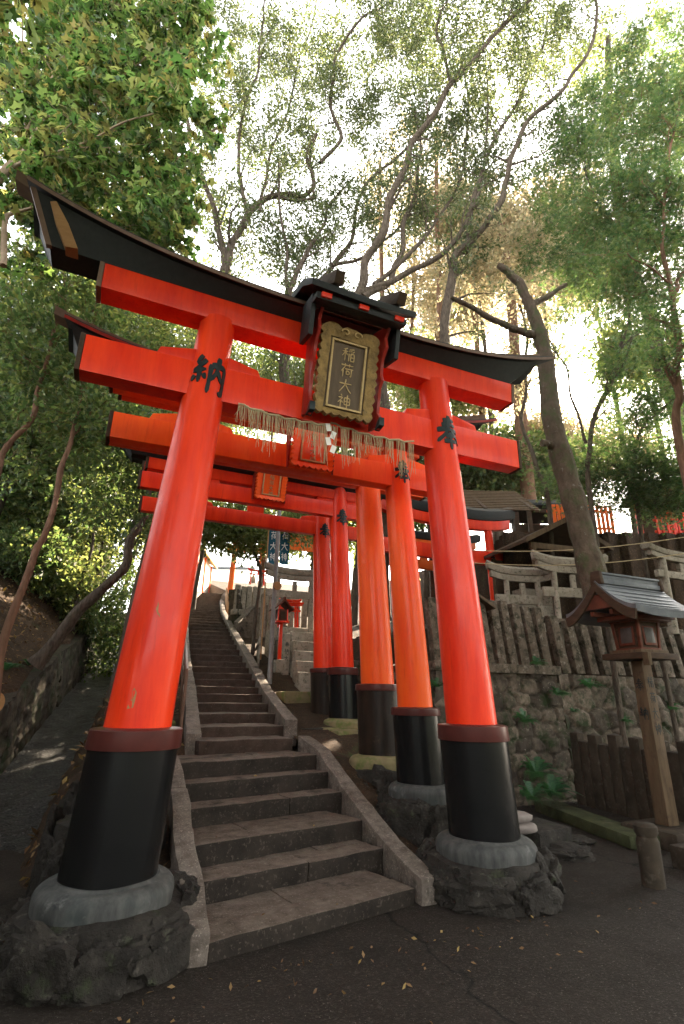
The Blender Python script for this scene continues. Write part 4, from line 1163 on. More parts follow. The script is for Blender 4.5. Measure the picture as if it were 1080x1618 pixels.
pavilion('dark roofed red shrine behind the railing at the right edge', (q[0], q[1], ZU-.02), 2.2, 1.5, 1.75, 'darkwood', 'red', -YAW, slats=True)
q = ad(862, 800, 16.5)
pavilion('dark gabled shrine roof above the orange fence, behind the forked tree', (q[0], q[1], ZU+.1), 1.7, 1.4, 1.5, 'black', 'darkwood', -YAW, over=.25)
q = ad(752, 795, 14.5)
t = thing('slatted_roof', 'brown slatted wooden roof seen above the terrace torii', 'roof', (q[0], q[1], q[2]-.2), -YAW)
for k in range(12):
    MB().box((0, -.9+k*.16, -.3+k*.11), (3.0, .13, .03), Matrix.Rotation(R(30), 3, 'X')).build('slat', 'brownwood', t)
for x in (-1.3, 1.3):
    MB().box((x, .5, -1.9), (.14, .14, 4.0)).build('post', 'darkwood', t)
for x in (-1.3, 0, 1.3):
    MB().box((x, -.02, .26), (.10, 2.1, .10), Matrix.Rotation(R(33), 3, 'X')).build('rafter', 'darkwood', t)
# small wooden offering roof peeping beside the nearest right pillar
q = at(770, 968, 3.0)
t = thing('offering_box', 'little wooden gabled box roof beside the stone posts, behind the nearest right pillar', 'small shrine', (q[0]-.1, 3.42, 1.85))
MB().box((0, 0, .5), (.10, .10, 1.0)).build('post', 'brownwood', t, .006)
MB().box((0, 0, 1.02), (.36, .3, .16)).build('box', 'brownwood', t, .006)
MB().sweep([[(x, y, 1.10+z) for x, z in ((-.42, -.04), (0, .20), (.42, -.04), (.40, -.08), (0, .14), (-.40, -.08))] for y in (-.3, .3)]).build('roof', 'brownwood', t, .004)

# ================================================================== MIDDLE DISTANCE: beside the steps
# red post lantern
q = at(440, 1058, 7.6)
t = thing('red_lantern', 'small red lantern on a thin red post beside the steps', 'lantern', (q[0], 7.6, q[2]-.02))
MB().box((0, 0, .10), (.22, .22, .30)).build('base', 'stone_lt', t, .02)
MB().box((0, 0, .66), (.075, .075, .90)).build('post', 'red', t, .004)
b = MB().box((0, 0, 1.12), (.32, .32, .05)).build('platform', 'red', t, .006)
bx = MB().box((0, 0, 1.28), (.22, .22, .28), None, 1.12).build('lantern_box', 'redwood', t, .004)
for ax in (0, 1):
    for s in (-1, 1):
        MB().box(((s*.124, 0, 1.28) if ax else (0, s*.124, 1.28)), ((.012, .12, .17) if ax else (.12, .012, .17))).build('window_pane', 'darkwood', bx)
for sx in (-1, 1):
    for sy in (-1, 1):
        MB().box((sx*.115, sy*.115, 1.28), (.03, .03, .30)).build('corner_post', 'red', bx)
        MB().box((sx*.15, sy*.15, 1.16), (.03, .03, .03)).build('brass_cap', 'gilt_bright', bx)
rf = MB().sweep([[(x, y, z) for x, z in ((-.26, 1.42), (-.14, 1.50), (0, 1.68), (.14, 1.50), (.26, 1.42), (.24, 1.39), (0, 1.60), (-.24, 1.39))] for y in (-.24, .24)]).build('roof', 'redwood', t, .004)
MB().box((0, 0, 1.68), (.05, .50, .05)).build('ridge', 'redwood', rf, .004)
# grey pole
q = at(426, 1066, 7.4)
o = MB().tube([(0, 0, -.2), (.0, 0, 2.0), (.02, 0, 4.6)], [.055, .05, .045], 14).build('steel_pole', 'steel')
o.location = (q[0], 7.4, q[2]); tag(o, 'plain grey metal pole beside the red lantern', 'pole')
t = o
# side steps up to the little red altar, platform, posts
for k in range(6):
    z = 1.25+.27*k
    block('side_step', ['lowest', 'second', 'third', 'fourth', 'fifth', 'topmost'][k]+' rough stone step leading up to the small red altar', 'stone step', (2.35+.06*k+.45, 7.3+.34*k, z-.35), (1.1, .42, .62), R(4), 'stone_lt', .03, .03, 'rough stone steps below the altar')
block('stone_platform', 'broad stone platform carrying the small red altar torii', 'stone platform', (3.1, 9.9, 2.2), (1.5, 1.3, .85), 0, 'stone_lt', .04, .03)
block('stone_block', 'big mossy squared block beside the kerb under the rear red pillars', 'stone block', (1.95, 6.6, .85), (.62, .55, .50), R(6), 'ringmoss', .04, .03)
small_gate('tiny red wooden torii on the stone altar right of the red lantern', 2.72, 9.6, 3.05, .28, .72, 'red', .03, kas=.16)
small_gate('tiny red wooden torii standing behind another on the altar', 2.78, 9.95, 3.05, .27, .86, 'red', .03, kas=.16)
small_gate('grey stone torii over the small altar, seen left of the rear red pillars', 2.75, 9.25, 2.3, .55, 2.35, 'stone_lt', .075, kas=.35)
al = thing('stone_altar', 'stone altar table in front of the small grey stone torii', 'altar', (2.72, 8.95, 2.15))
MB().box((0, 0, .55), (1.0, .35, .12)).build('table_top', 'stone_lt', al, .02)
for x in (-.38, .38):
    MB().box((x, 0, .25), (.14, .28, .5)).build('leg', 'stone_lt', al, .02)
o = block('stone_pillar', 'inscribed pale stone post beside the red lantern', 'stone post', (2.26, 8.3, 1.4), (.17, .15, 1.35), R(6), 'stone_lt', .015, .01)
for k, key in enumerate(('ho', 'no', 'dai')):
    brush(MB(), key, lambda u, v, h: ((u-.5)*.12, -.077-h, 1.15-k*.17-v*.14), 9, .003).build('painted_character', 'ink', o)
post_fence('pale picket-like stone fence between the steps and the grey pole', (1.72, 8.8), (2.15, 10.6), 9, .085, .05, .80, 1.95, (0, 0), 'stone_lt', seed=4, rails=((.55, .06, .04, .05),))
post_fence('grey stone post fence above the branching stair', (2.35, 15.2), (4.2, 15.4), 8, .20, .14, .95, 4.3, (0, 0), 'stone_lt', seed=6, rails=((-.1, .2, .3, 0),))
bf = thing('bamboo_fence', 'pale bamboo fence rising along the right kerb near the top of the main steps', 'fence', (0, 0, 0))
tp = []
for k in range(22):
    y = 15.5+k*.36; x = float(xc(y))+.98; z = float(zs(y))
    MB().tube([(x, y, z-.4), (x, y, z+.85)], .028, 7).build('bamboo_post', 'tan', bf); tp.append((x+.035, y, z+.72))
MB().tube(tp, .022, 7).build('rail', 'tan', bf)
MB().tube([(a_, b_, c_-.4) for a_, b_, c_ in tp], .022, 7).build('rail', 'tan', bf)
post_fence('row of grey stone posts behind the small stone altar', (2.2, 10.8), (4.6, 10.8), 11, .15, .12, 1.3, 2.9, (0, 0), 'stone_lt', seed=9)
# branching stair
bs = tag(empty('branching_steps'), kind='structure')
c0, c1 = ad(404, 988, 18.5), ad(446, 940, 22.5)
dv = (c1-c0)[:2]; ba = math.atan2(dv[1], dv[0])-PI/2
for k in range(13):
    c = c0+(c1-c0)*k/12
    MB().box((c[0], c[1], c[2]-.6), (1.15, .55, 1.2), ba).build('step', 'granite', bs, .012)
sv = np.array([math.cos(ba), math.sin(ba), 0])
for s_ in (-1, 1):
    MB().sweep([[tuple(p+sv*(s_*.68+o)+np.array([0, 0, h])) for o, h in ((-.09, -.7), (.09, -.7), (.09, .14), (-.09, .14))] for p in (c0-(c1-c0)*.02, c1)]).build('kerb_stone', 'granite2', bs, .012)
q0, q1 = ad(378, 930, 20), ad(428, 925, 21.5)
stone_wall('stone_wall', 'grey stone wall beside the branching stair under the orange torii', tuple(q0[:2]), tuple(q1[:2]), 3.0, float(q0[2]), cell=(.45, .35), seed=31, res=.06)
p_ = ad(407, 905, 20.9)
small_gate('small bright red torii on the wall above the branching stair', p_[0], p_[1], p_[2]-.5, .28, .62, 'red', .035, kas=.14)
# votive plaque hanging on the pole
o = MB().lathe([(.10, 0), (.11, .02), (.10, .04)], (0, 0, 0), 10).build('hanging_sign', 'tan'); o.rotation_euler = (R(90), 0, 0)
q = at(437, 926, 7.36); o.location = (q[0], 7.33, q[2]); tag(o, 'small pale wooden tag hung on the grey pole', 'sign')
# banners
for k, (px, lb) in enumerate(((430, 'blue cloth banner with white characters, left of two hanging beneath the rear torii'), (448, 'blue cloth banner with white characters, right of two hanging beneath the rear torii'))):
    q = at(px, 892, 9.3)
    t = thing('banner', lb, 'banner', (q[0], 9.3, q[2]), 0, 'blue banners with white characters')
    V = [[(x, .03*math.sin(z*5+x*9), z) for x in np.linspace(-.14, .14, 5)] for z in np.linspace(0, 1.35, 14)]
    mb = MB(); n = 5
    mb.add([p for r0_ in V for p in r0_], [(i*n+j, i*n+j+1, (i+1)*n+j+1, (i+1)*n+j) for i in range(13) for j in range(4)])
    c = mb.build('cloth', 'banner', t)
    for m_, key in enumerate(('ine', 'ri', 'dai', 'jin')):
        brush(MB(), key, lambda u, v, h: ((u-.5)*.20, .03*math.sin((1.28-m_*.31-v*.25)*5+(u-.5)*.2*9)-.006-h, 1.28-m_*.31-v*.25), 10, .003).build('lettering', 'paper', c)
    MB().tube([(-.17, 0, -2.6), (-.17, 0, 1.5)], .018, 8).build('pole', 'tan', t)
    MB().tube([(-.17, 0, 1.36), (.16, 0, 1.36)], .012, 6).build('crossbar', 'tan', t)
# orange torii and sunlit hall at the head of the steps
q = at(388, 930, 22)
small_gate('tall orange torii standing in the sun near the head of the steps', q[0]+.0, 22, q[2]-.3, .80, 3.4, 'orange', .15, None, kas=.6, black='black')
slat_fence('sunlit orange slatted fence right of the tall orange torii', tuple(at(412, 868, 20)[:2]), (at(432, 868, 20)[0], 20), 7, .09, .9, at(412, 868, 20)[2]-.2, 'orange')
slat_fence('sunlit pale orange slatted fence above the banners', tuple(at(458, 862, 14)[:2]), (at(496, 860, 14)[0], 14), 9, .12, .95, at(458, 862, 14)[2]-.15, 'orange')
hall = thing('shrine_hall', 'sunlit shrine hall with white walls and pale roofs at the head of the steps', 'shrine', (PATH[-1][0]+2.2, YTOP+13, ZTOP), R(-25))
MB().box((0, 1.2, 1.6), (5.0, 2.4, 3.2)).build('wall', 'white', hall, .02)
for x in (-2.45, -1.2, 0.2, 1.4, 2.45):
    MB().box((x, -.05, 1.6), (.22, .16, 3.2)).build('pillar', 'orange', hall, .01)
MB().box((0, -.06, 2.5), (5.0, .14, .22)).build('beam', 'orange', hall, .01)
MB().box((0.9, -.03, 1.1), (1.0, .06, 2.0)).build('door', 'tan', hall, .01)
sec = lambda x: [(x, -1.5, 2.75), (x, -1.5, 2.95), (x, 0, 3.8), (x, 1.4, 4.7), (x, 3.6, 3.1), (x, 3.6, 2.9), (x, 1.4, 4.4), (x, 0, 3.55)]
MB().sweep([sec(x) for x in np.linspace(-3.2, 3.2, 5)]).build('roof', 'white', hall, .02)
MB().box((0, 1.4, 4.75), (6.5, .3, .25)).build('ridge', 'tile', hall, .02)
hq = ad(330, 936, 33)
hall2 = thing('shrine_gatehouse', 'long white walled building in full sun, left at the head of the steps', 'shrine', (hq[0]-.9, hq[1]+2.2, ZTOP-.1), R(-20))
MB().box((0, 0, 1.5), (1.6, 5.0, 3.0)).build('wall', 'white', hall2, .02)
MB().sweep([[(x, y, z+.9) for x, z in ((-1.2, 2.0), (-1.2, 2.15), (0, 2.9), (1.2, 2.15), (1.2, 2.0), (0, 2.7))] for y in (-2.9, 2.9)]).build('roof', 'gold', hall2, .01)
for y in (-2.4, 0, 2.4):
    MB().box((.84, y, 1.5), (.10, .16, 3.0)).build('pillar', 'orange', hall2, .01)

# handrail beside the left kerb
hr = thing('handrail', 'brown metal handrail along the left side of the steps', 'handrail', (0, 0, 0))
def hp(y, off=.0):
    x = float(np.interp(y, [u[1] for u in up], [u[0] for u in up])); return (x-WU/2-.30-off, y, float(np.interp(y, [u[1] for u in up], [u[2] for u in up])))
for (ya, yb) in ((3.5, 9.0), (14.5, 24.0)):
    ys2 = np.linspace(ya, yb, 12)
    top = [(hp(y)[0], y, hp(y)[2]+.88) for y in ys2]; mid = [(hp(y)[0], y, hp(y)[2]+.48) for y in ys2]
    top = [(top[0][0], ya, top[0][2]-.55), (top[0][0], ya-.02, top[0][2]-.1)]+top
    MB().tube(top, .022, 8).build('top_bar', 'rail', hr); MB().tube(mid, .016, 8).build('middle_bar', 'rail', hr)
    for y in ys2[::2]:
        b = hp(y); MB().tube([(b[0], y, b[2]-.2), (b[0], y, b[2]+.88)], .02, 8).build('post', 'rail', hr)

# ================================================================== VEGETATION
LSC = {'small': 1.85, 'star': 1.6, 'lobed': 1.4}
def template(kind):
    if kind == 'small':
        v = [(0, 0, 0), (.45, .24, .05), (1, 0, -.04), (.45, -.24, .05)]
        f = [(0, 1, 2, 3)]
    elif kind == 'lobed':
        v = [(0, 0, 0)]
        n = 5
        ang = np.radians([-118, -62, 0, 62, 118]); ln_ = [.42, .62, .78, .62, .42]
        pts = []
        for k in range(n):
            a = ang[k]; pts.append((.35+ln_[k]*math.cos(a)*.85, ln_[k]*math.sin(a), -.10*ln_[k]))
            if k < n-1:
                m = (ang[k]+ang[k+1])/2; pts.append((.35+.34*math.cos(m), .34*math.sin(m), .03))
        v += [(.35, 0, .05)]+pts
        f = [(1, 2+k, 3+k) for k in range(len(pts)-1)]+[(0, 1, 2), (0, len(pts)+1, 1)]
    elif kind == 'star':
        v = [(.3, 0, .03)]; pts = []
        for k in range(5):
            a = R(-120+60*k); l_ = (.45, .62, .75, .62, .45)[k]
            pts.append((.3+l_*math.cos(a), l_*math.sin(a), -.08))
            if k < 4:
                m = a+R(30); pts.append((.3+.17*math.cos(m), .17*math.sin(m), .0))
        v += pts; f = [(0, 1+k, 2+k) for k in range(len(pts)-1)]
    return np.array(v, np.float32), np.array(f, np.int32)

def leaves(name, P, D, size, kind, mat, parent, rg, flat=.55, droop=.2):
    """P anchor (n,3), D rough outward direction (n,3)"""
    tv, tf = template(kind)
    size = size*LSC[kind]
    n = len(P)
    d = D+rg.normal(0, .55, (n, 3)); d[:, 2] -= droop
    d /= np.linalg.norm(d, axis=1)[:, None]+1e-9
    up_ = np.array([0, 0, 1.0])+rg.normal(0, flat, (n, 3))
    y = np.cross(up_, d); y /= np.linalg.norm(y, axis=1)[:, None]+1e-9
    z = np.cross(d, y)
    s = (size*rg.uniform(.6, 1.3, n))[:, None, None]
    V = (d[:, None]*tv[None, :, 0:1]+y[:, None]*tv[None, :, 1:2]+z[:, None]*tv[None, :, 2:3])*s+P[:, None]
    F = tf[None]+(np.arange(n)*len(tv))[:, None, None]
    return fast_mesh(name, V.reshape(-1, 3), F.reshape(-1, tf.shape[1]), mat, parent)

def crm(pts, n=6):
    pts = np.array(pts, float)
    if len(pts) < 3:
        return np.array([pts[0]+(pts[-1]-pts[0])*k/n for k in range(n+1)])
    P = np.vstack([2*pts[0]-pts[1], pts, 2*pts[-1]-pts[-2]])
    out = []
    for i in range(1, len(P)-2):
        for k in range(n):
            t = k/n
            out.append(.5*((2*P[i])+(-P[i-1]+P[i+1])*t+(2*P[i-1]-5*P[i]+4*P[i+1]-P[i+2])*t*t+(-P[i-1]+3*P[i]-3*P[i+1]+P[i+2])*t**3))
    out.append(P[-2])
    return np.array(out)

LEAFN = [0]
NLF = 2.1
DNS = 2.4
def tree(name, label, cat, limbs, sprays=(), bark='bark', leaf='leaf_mid', kind='small', size=.08, seed=1, sub=1.2, subl=(.8, 1.8), nleaf=16, twigs=5, group=None, dns=1.0, start=.25, spray_twigs=30, tw_len=.55, droop=.2, spread=.12, wig=.05, flat=.55, bare=()):
    """limbs: [(points, r0, r1)] in world space; sprays: [(centre, (rx, ry, rz), density)]"""
    rg = np.random.RandomState(seed)
    nleaf = int(nleaf*NLF)
    root = limbs[0][0][0]
    t = thing(name, label, cat, tuple(map(float, root)), 0, group)
    org = np.array(root, float)
    mb = MB(); A, Dd = [], []
    nl0 = nleaf
    def twig(p, d, L):
        d = d/np.linalg.norm(d)
        q = np.array([p, p+d*L*.5+rg.normal(0, .05*L, 3), p+d*L+rg.normal(0, .10*L, 3)-np.array([0, 0, .08*L])])
        mb.tube(q-org, [.0075, .005, .0025], 3, False)
        f = rg.uniform(.15, 1.05, nleaf)[:, None]
        base = q[0]*(1-f)**2+2*q[1]*f*(1-f)+q[2]*f**2
        A.append(base+rg.normal(0, spread, (nleaf, 3))); Dd.append(np.repeat(d[None], nleaf, 0))
    for li, (pts, r0, r1) in enumerate(limbs):
        S_ = crm(pts)
        n = len(S_)
        wn_ = rg.normal(0, 1, (n+8, 3)); ker = np.hanning(9); ker /= np.linalg.norm(ker)
        wn_ = np.stack([np.convolve(wn_[:, c], ker, 'valid') for c in range(3)], 1)
        wn_ -= np.linspace(0, 1, n)[:, None]*(wn_[-1]-wn_[0])+wn_[0]
        S_ += wn_*wig
        rad = r0+(r1-r0)*np.linspace(0, 1, n)
        rad = rad*(1+.06*rg.normal(0, 1, n))
        if li == 0: rad[0] *= 1.35
        mb.tube(S_-org, rad, 10 if r0 > .08 else 6)
        if li in bare: continue
        seg_ = np.linalg.norm(np.diff(S_, axis=0), axis=1); L = seg_.sum()
        st = start if li == 0 else .1
        for _ in range(int(L*(1-st)*sub)):
            f = st+(1-st)*rg.uniform(0, 1)**.8
            i = min(n-2, int(f*(n-1)))
            T = S_[i+1]-S_[i]; T /= np.linalg.norm(T)+1e-9
            pr = rg.normal(0, 1, 3); pr -= T*(pr@T); pr /= np.linalg.norm(pr)+1e-9
            d = T*.7+pr*.8+np.array([0, 0, .25]); d /= np.linalg.norm(d)
            ll = rg.uniform(*subl)*(1.15-.5*f)
            p0 = S_[i]; k_ = [p0]
            dd = d.copy()
            for _k in range(4):
                dd = dd+rg.normal(0, .22, 3)+np.array([0, 0, .06]); dd /= np.linalg.norm(dd)
                k_.append(k_[-1]+dd*ll/4)
            k_ = np.array(k_); r_b = max(.008, min(.45*rad[i], .05))
            mb.tube(k_-org, np.linspace(r_b, .005, 5), 5, False)
            for _k in range(twigs):
                g = rg.uniform(.25, 1); j = min(3, int(g*4))
                pp = k_[j]+(k_[j+1]-k_[j])*(g*4-j)
                w_ = (k_[j+1]-k_[j])/(ll/4)*.6+rg.normal(0, .6, 3)
                twig(pp, w_, tw_len*rg.uniform(.6, 1.3))
    for c, rxyz, dens in sprays:
        m = int(spray_twigs*dens*DNS*dns)
        u = rg.normal(0, 1, (m, 3)); u /= np.linalg.norm(u, axis=1)[:, None]
        u *= rg.uniform(.15, 1, m)[:, None]**(1/2.4)
        for q in u:
            p = np.array(c)+q*np.array(rxyz)
            twig(p, q*.6+rg.normal(0, .5, 3)+np.array([0, 0, .15]), tw_len*rg.uniform(.6, 1.3))
    o = mb.build('trunk', bark, t, smooth=70)
    if A:
        A_ = np.vstack(A)-org
        leaves('crown', A_, np.vstack(Dd), size, kind, leaf, t, rg, flat, droop)
        LEAFN[0] += len(A_)
    return t

def pl(dep, *pts): return [ad(a, b, dep) for a, b in pts]
def pld(*pts): return [ad(a, b, d) for a, b, d in pts]
def ground_left(x, y): return float(left_z(np.array([float(x)]), np.array([float(y)]))[0])

# --- broad-leaved tree reaching over the left corner
G = [-5.0, 2.6]
g0 = np.array([G[0], G[1], ground_left(*G)-.1])
hub = ad(20, 260, 7.2)
tree('broadleaf_tree', 'broad-leaved tree with pinkish branches overhanging the left end of the nearest torii', 'tree',
     [([g0, g0+np.array([.1, .1, 2.2]), (g0+hub)/2+np.array([-.5, 0, .6]), hub], .17, .09),
      (pl(7.2, (20, 260), (50, 180), (95, 95), (125, -10)), .045, .02), (pl(7.0, (30, 235), (85, 140), (130, 60), (175, -20)), .04, .015),
      (pl(6.8, (20, 260), (70, 185), (150, 140), (230, 90)), .04, .012), (pl(6.6, (20, 265), (100, 225), (200, 190), (290, 150)), .035, .01),
      (pl(7.0, (15, 300), (90, 240), (140, 200), (200, 215)), .035, .01), (pl(7.4, (10, 330), (60, 260), (40, 130), (30, 0)), .035, .012),
      (pl(6.9, (5, 420), (20, 350), (40, 330), (110, 300)), .06, .01)],
     [(ad(60, 60, 7.5), (1.3, .9, 1.2), 1.6), (ad(180, 50, 7.2), (1.25, .8, 1.2), 2.0), (ad(270, 60, 6.8), (.55, .6, .9), 1.2), (ad(280, 200, 6.8), (.45, .5, .6), .7), (ad(60, 220, 7.2), (1.0, .7, .8), 1.0), (ad(200, 170, 7.2), (1.0, .7, .7), 1.3), (ad(170, 300, 7.4), (1.1, .7, .65), 1.5), (ad(250, 350, 7.4), (.6, .5, .45), .9), (ad(40, 350, 7.4), (.7, .6, .7), .8), (ad(100, 230, 9.0), (2.6, .8, 2.2), 2.6)]+[((x, y, z), (2.4, 2.2, .8), 5.5) for x, y, z in ((-5.5, -2.5, 7.2), (-5, -6.5, 7.4), (-1.5, -8.2, 7.6), (2.2, -8, 7.8), (5.2, -5.6, 8.0), (-2, -5.6, 9.0), (2, -5.2, 9.2), (6.5, -9, 7.5), (-6, -10, 7.4), (8.5, -3.2, 7.6), (-2.6, -4.4, 10.6), (.4, -4.6, 10.8), (3.2, -5.0, 10.5), (-5.8, -1.0, 9.4), (-8, -4.5, 6.0), (-8.2, -2.5, 3.6), (-8.2, -6.5, 3.6), (-9, .5, 4.2))],  # sprays at plain coordinates are unseen, added to darken the ground
     bark='bark_pale', leaf='leaf_big', kind='lobed', size=.125, seed=4, sub=1.0, subl=(.5, 1.1), nleaf=9, twigs=3, spray_twigs=44, tw_len=.5, spread=.10, droop=.35, dns=.48)

# --- slender trees on the left slope
def slim(label, pts, r0, sprays, seed, leaf='leaf_dark', bark='bark_red', **k):
    P = [ad(*q) for q in pts]
    g = ground_left(P[0][0], P[0][1]); P[0] = np.array([P[0][0], P[0][1], min(P[0][2], g+.4)-.25])
    return tree('slender_tree', label, 'tree', [(P, r0, r0*.3)], [(ad(*c), r_, d_) for c, r_, d_ in sprays], bark=bark, leaf=leaf, seed=seed, start=.45, size=.075, nleaf=15, **k)
slim('slender leaning trunk rising from the bare leaf litter at the left edge', [(15, 985, 8.2), (45, 900, 8.3), (70, 840, 8.5), (92, 750, 8.8), (108, 680, 9.0), (130, 590, 9.2), (150, 470, 9.4)], .075, [((110, 560, 9.2), (1.2, .9, .8), 1.0), ((60, 700, 9.6), (1.1, .8, .6), .7), ((150, 660, 9.6), (.7, .8, .6), .6)], 21, sub=1.6)
slim('slender reddish trunk cut by the left edge at mid height', [(-60, 870, 8.6), (-10, 765, 8.7), (30, 700, 8.8), (55, 650, 8.9), (75, 590, 9.0), (95, 500, 9.1), (105, 430, 9.2)], .075, [((40, 560, 9.3), (1.1, .9, .7), .9), ((90, 480, 9.3), (.9, .8, .6), .8)], 22, sub=1.6)
slim('thin dark sapling trunk in the middle of the left slope', [(128, 915, 14), (142, 850, 14), (156, 790, 14), (170, 740, 14), (183, 690, 14)], .05, [((180, 690, 12), (1.0, .9, .6), .8), ((150, 780, 12.4), (.8, .8, .5), .6)], 23, bark='bark_dark', sub=2.2)
slim('stout trunk leaning over the channel wall behind the large left pillar', [(62, 1015, 10.2), (130, 965, 10.2), (195, 915, 10.2), (222, 850, 10.5), (245, 780, 10.8), (262, 700, 11.1)], .13, [((240, 720, 11), (1.0, .9, .7), .9), ((200, 800, 11.4), (.8, .8, .5), .6)], 24, bark='bark', sub=1.6)
# dense wood beyond on the left: each tree with its own trunk
wl_ = random.Random(31)
for k, (px, dep, top, wd, leaf, dens) in enumerate(((-40, 13, 480, 2.0, 'leaf_dark', 3.0), (60, 15, 440, 2.2, 'leaf_dark', 3.0), (150, 17, 470, 2.3, 'leaf_mid', 3.2), (235, 20, 480, 2.6, 'leaf_mid', 3.2), (310, 24, 520, 2.8, 'leaf_dark', 3.0), (10, 20, 560, 3.0, 'leaf_mid', 3.0), (110, 23, 600, 3.2, 'leaf_mid', 2.2), (200, 26, 640, 3.2, 'leaf_mid', 2.6), (20, 14.0, 700, 1.3, 'leaf_dark', 1.2), (110, 15.0, 720, 1.3, 'leaf_mid', 1.2))):
    b = ad(px, 900, dep); gz = ground_left(b[0], b[1])
    c0 = ad(px, top, dep); H = c0[2]-gz
    P = [np.array([b[0], b[1], gz-.2]), np.array([b[0]+.2, b[1], gz+H*.5]), np.array([c0[0], c0[1], c0[2]])]
    sp = [((b[0]+wl_.uniform(-.5, .5)*wd, b[1]+wl_.uniform(-.4, .4)*wd, gz+H*f), (wd, wd, H*.19+.3), dens*.34) for f in (.40, .52, .66, .8, .95)]
    tree('woodland_tree', 'leafy tree of the dense wood on the slope to the left', 'tree', [(P, .11, .03)], sp, bark='bark_dark', leaf=leaf, seed=50+k, size=.11 if dep > 16 else .09, nleaf=16, tw_len=.7, spread=.2, spray_twigs=52, group='trees of the left wood', sub=1.0, subl=(.8, 1.6))
# --- canopy trees with winding limbs above the gate
D1 = 12.5
gA = ad(205, 960, 13)
tree('canopy_tree', 'grey tree forking in a V behind the left half of the top rail', 'tree',
     [([np.array([gA[0], gA[1], ground_left(gA[0], gA[1])-.3]), ad(255, 780, 13), ad(318, 600, 12.8), ad(345, 500, 12.5), ad(356, 425, D1)], .20, .16),
      (pld((356, 425, D1), (345, 370, D1), (322, 300, 12.3), (306, 235, 12.2), (290, 170, 12.0)), .11, .05),
      (pld((356, 425, D1), (375, 375, 12.6), (400, 335, 12.9), (440, 312, 13.1), (478, 308, 13.3), (496, 292, 13.3), (487, 255, 13.2), (500, 212, 13.0)), .12, .05),
      (pld((392, 342, 12.8), (388, 290, 12.8), (378, 245, 12.7), (384, 180, 12.6), (408, 120, 12.4), (406, 60, 12.2), (420, -10, 12.0)), .07, .03),
      (pld((306, 236, 12.2), (345, 200, 12.5), (385, 160, 12.8), (406, 122, 12.9)), .055, .03),
      (pld((410, 335, 12.9), (425, 270, 13.3), (450, 180, 13.6), (475, 90, 13.8), (500, 0, 14)), .06, .025)],
     [(ad(330, 60, 12.5), (1.0, 1.2, 1.2), .8), (ad(420, 60, 13), (1.3, 1.2, 1.1), 1.0), (ad(360, 170, 12.6), (1.2, 1.2, 1.0), .9), (ad(330, 300, 12.8), (.8, 1, .8), .6), (ad(440, 230, 13.4), (1.2, 1, .9), .9), (ad(470, 120, 13.6), (1.2, 1, 1.1), .9), (ad(400, 380, 13.6), (1.2, 1, .5), .8), (ad(480, 360, 13.8), (1, 1, .6), .6)],
     seed=61, sub=1.3, size=.062, nleaf=14, twigs=4, dns=1.75, leaf='leaf_canopy', bark='bark')
gB = ad(543, 1000, 13.5)
tree('canopy_tree', 'many-limbed tree rising behind the large gilt name plaque', 'tree',
     [([np.array([gB[0], gB[1], 2.2]), ad(525, 800, 13.4), ad(470, 660, 13.2), ad(447, 600, 13.2), ad(452, 540, 13), ad(456, 462, 13)], .20, .13),
      (pld((456, 462, 13), (470, 425, 13), (492, 385, 13.2), (510, 350, 13.4), (525, 318, 13.6), (560, 280, 13.8)), .09, .03),
      (pld((456, 465, 13), (452, 410, 13), (443, 330, 12.8), (440, 250, 12.6)), .06, .025),
      (pld((450, 560, 13.1), (480, 470, 13.4), (520, 420, 13.6), (553, 372, 13.8), (566, 310, 13.8), (600, 262, 13.9), (660, 215, 14), (690, 180, 14)), .10, .035),
      (pld((505, 258, 13), (538, 214, 13), (524, 160, 12.9), (528, 95, 12.7), (560, 40, 12.5), (600, 10, 12.4), (640, -20, 12.2)), .075, .03),
      (pld((525, 420, 13.6), (570, 405, 13.8), (600, 390, 14), (640, 340, 14.2), (650, 260, 14.3)), .06, .03),
      (pld((440, 312, 13), (470, 318, 13), (495, 310, 13), (497, 280, 13), (484, 245, 13), (497, 215, 13)), .06, .03)],
     [(ad(560, 60, 13.2), (1.4, 1.3, 1.1), 1.1), (ad(540, 170, 13.4), (1.3, 1.2, 1.0), 1.0), (ad(600, 200, 13.8), (1.2, 1.2, 1), .9), (ad(480, 420, 14), (1.3, 1, .5), .9), (ad(540, 330, 14), (1.1, 1, .7), .8), (ad(640, 100, 14), (1.2, 1.2, 1.1), .9)],
     seed=62, sub=1.3, size=.062, nleaf=14, twigs=4, dns=1.75, leaf='leaf_canopy', bark='bark')
gC = ad(600, 1000, 12.6)
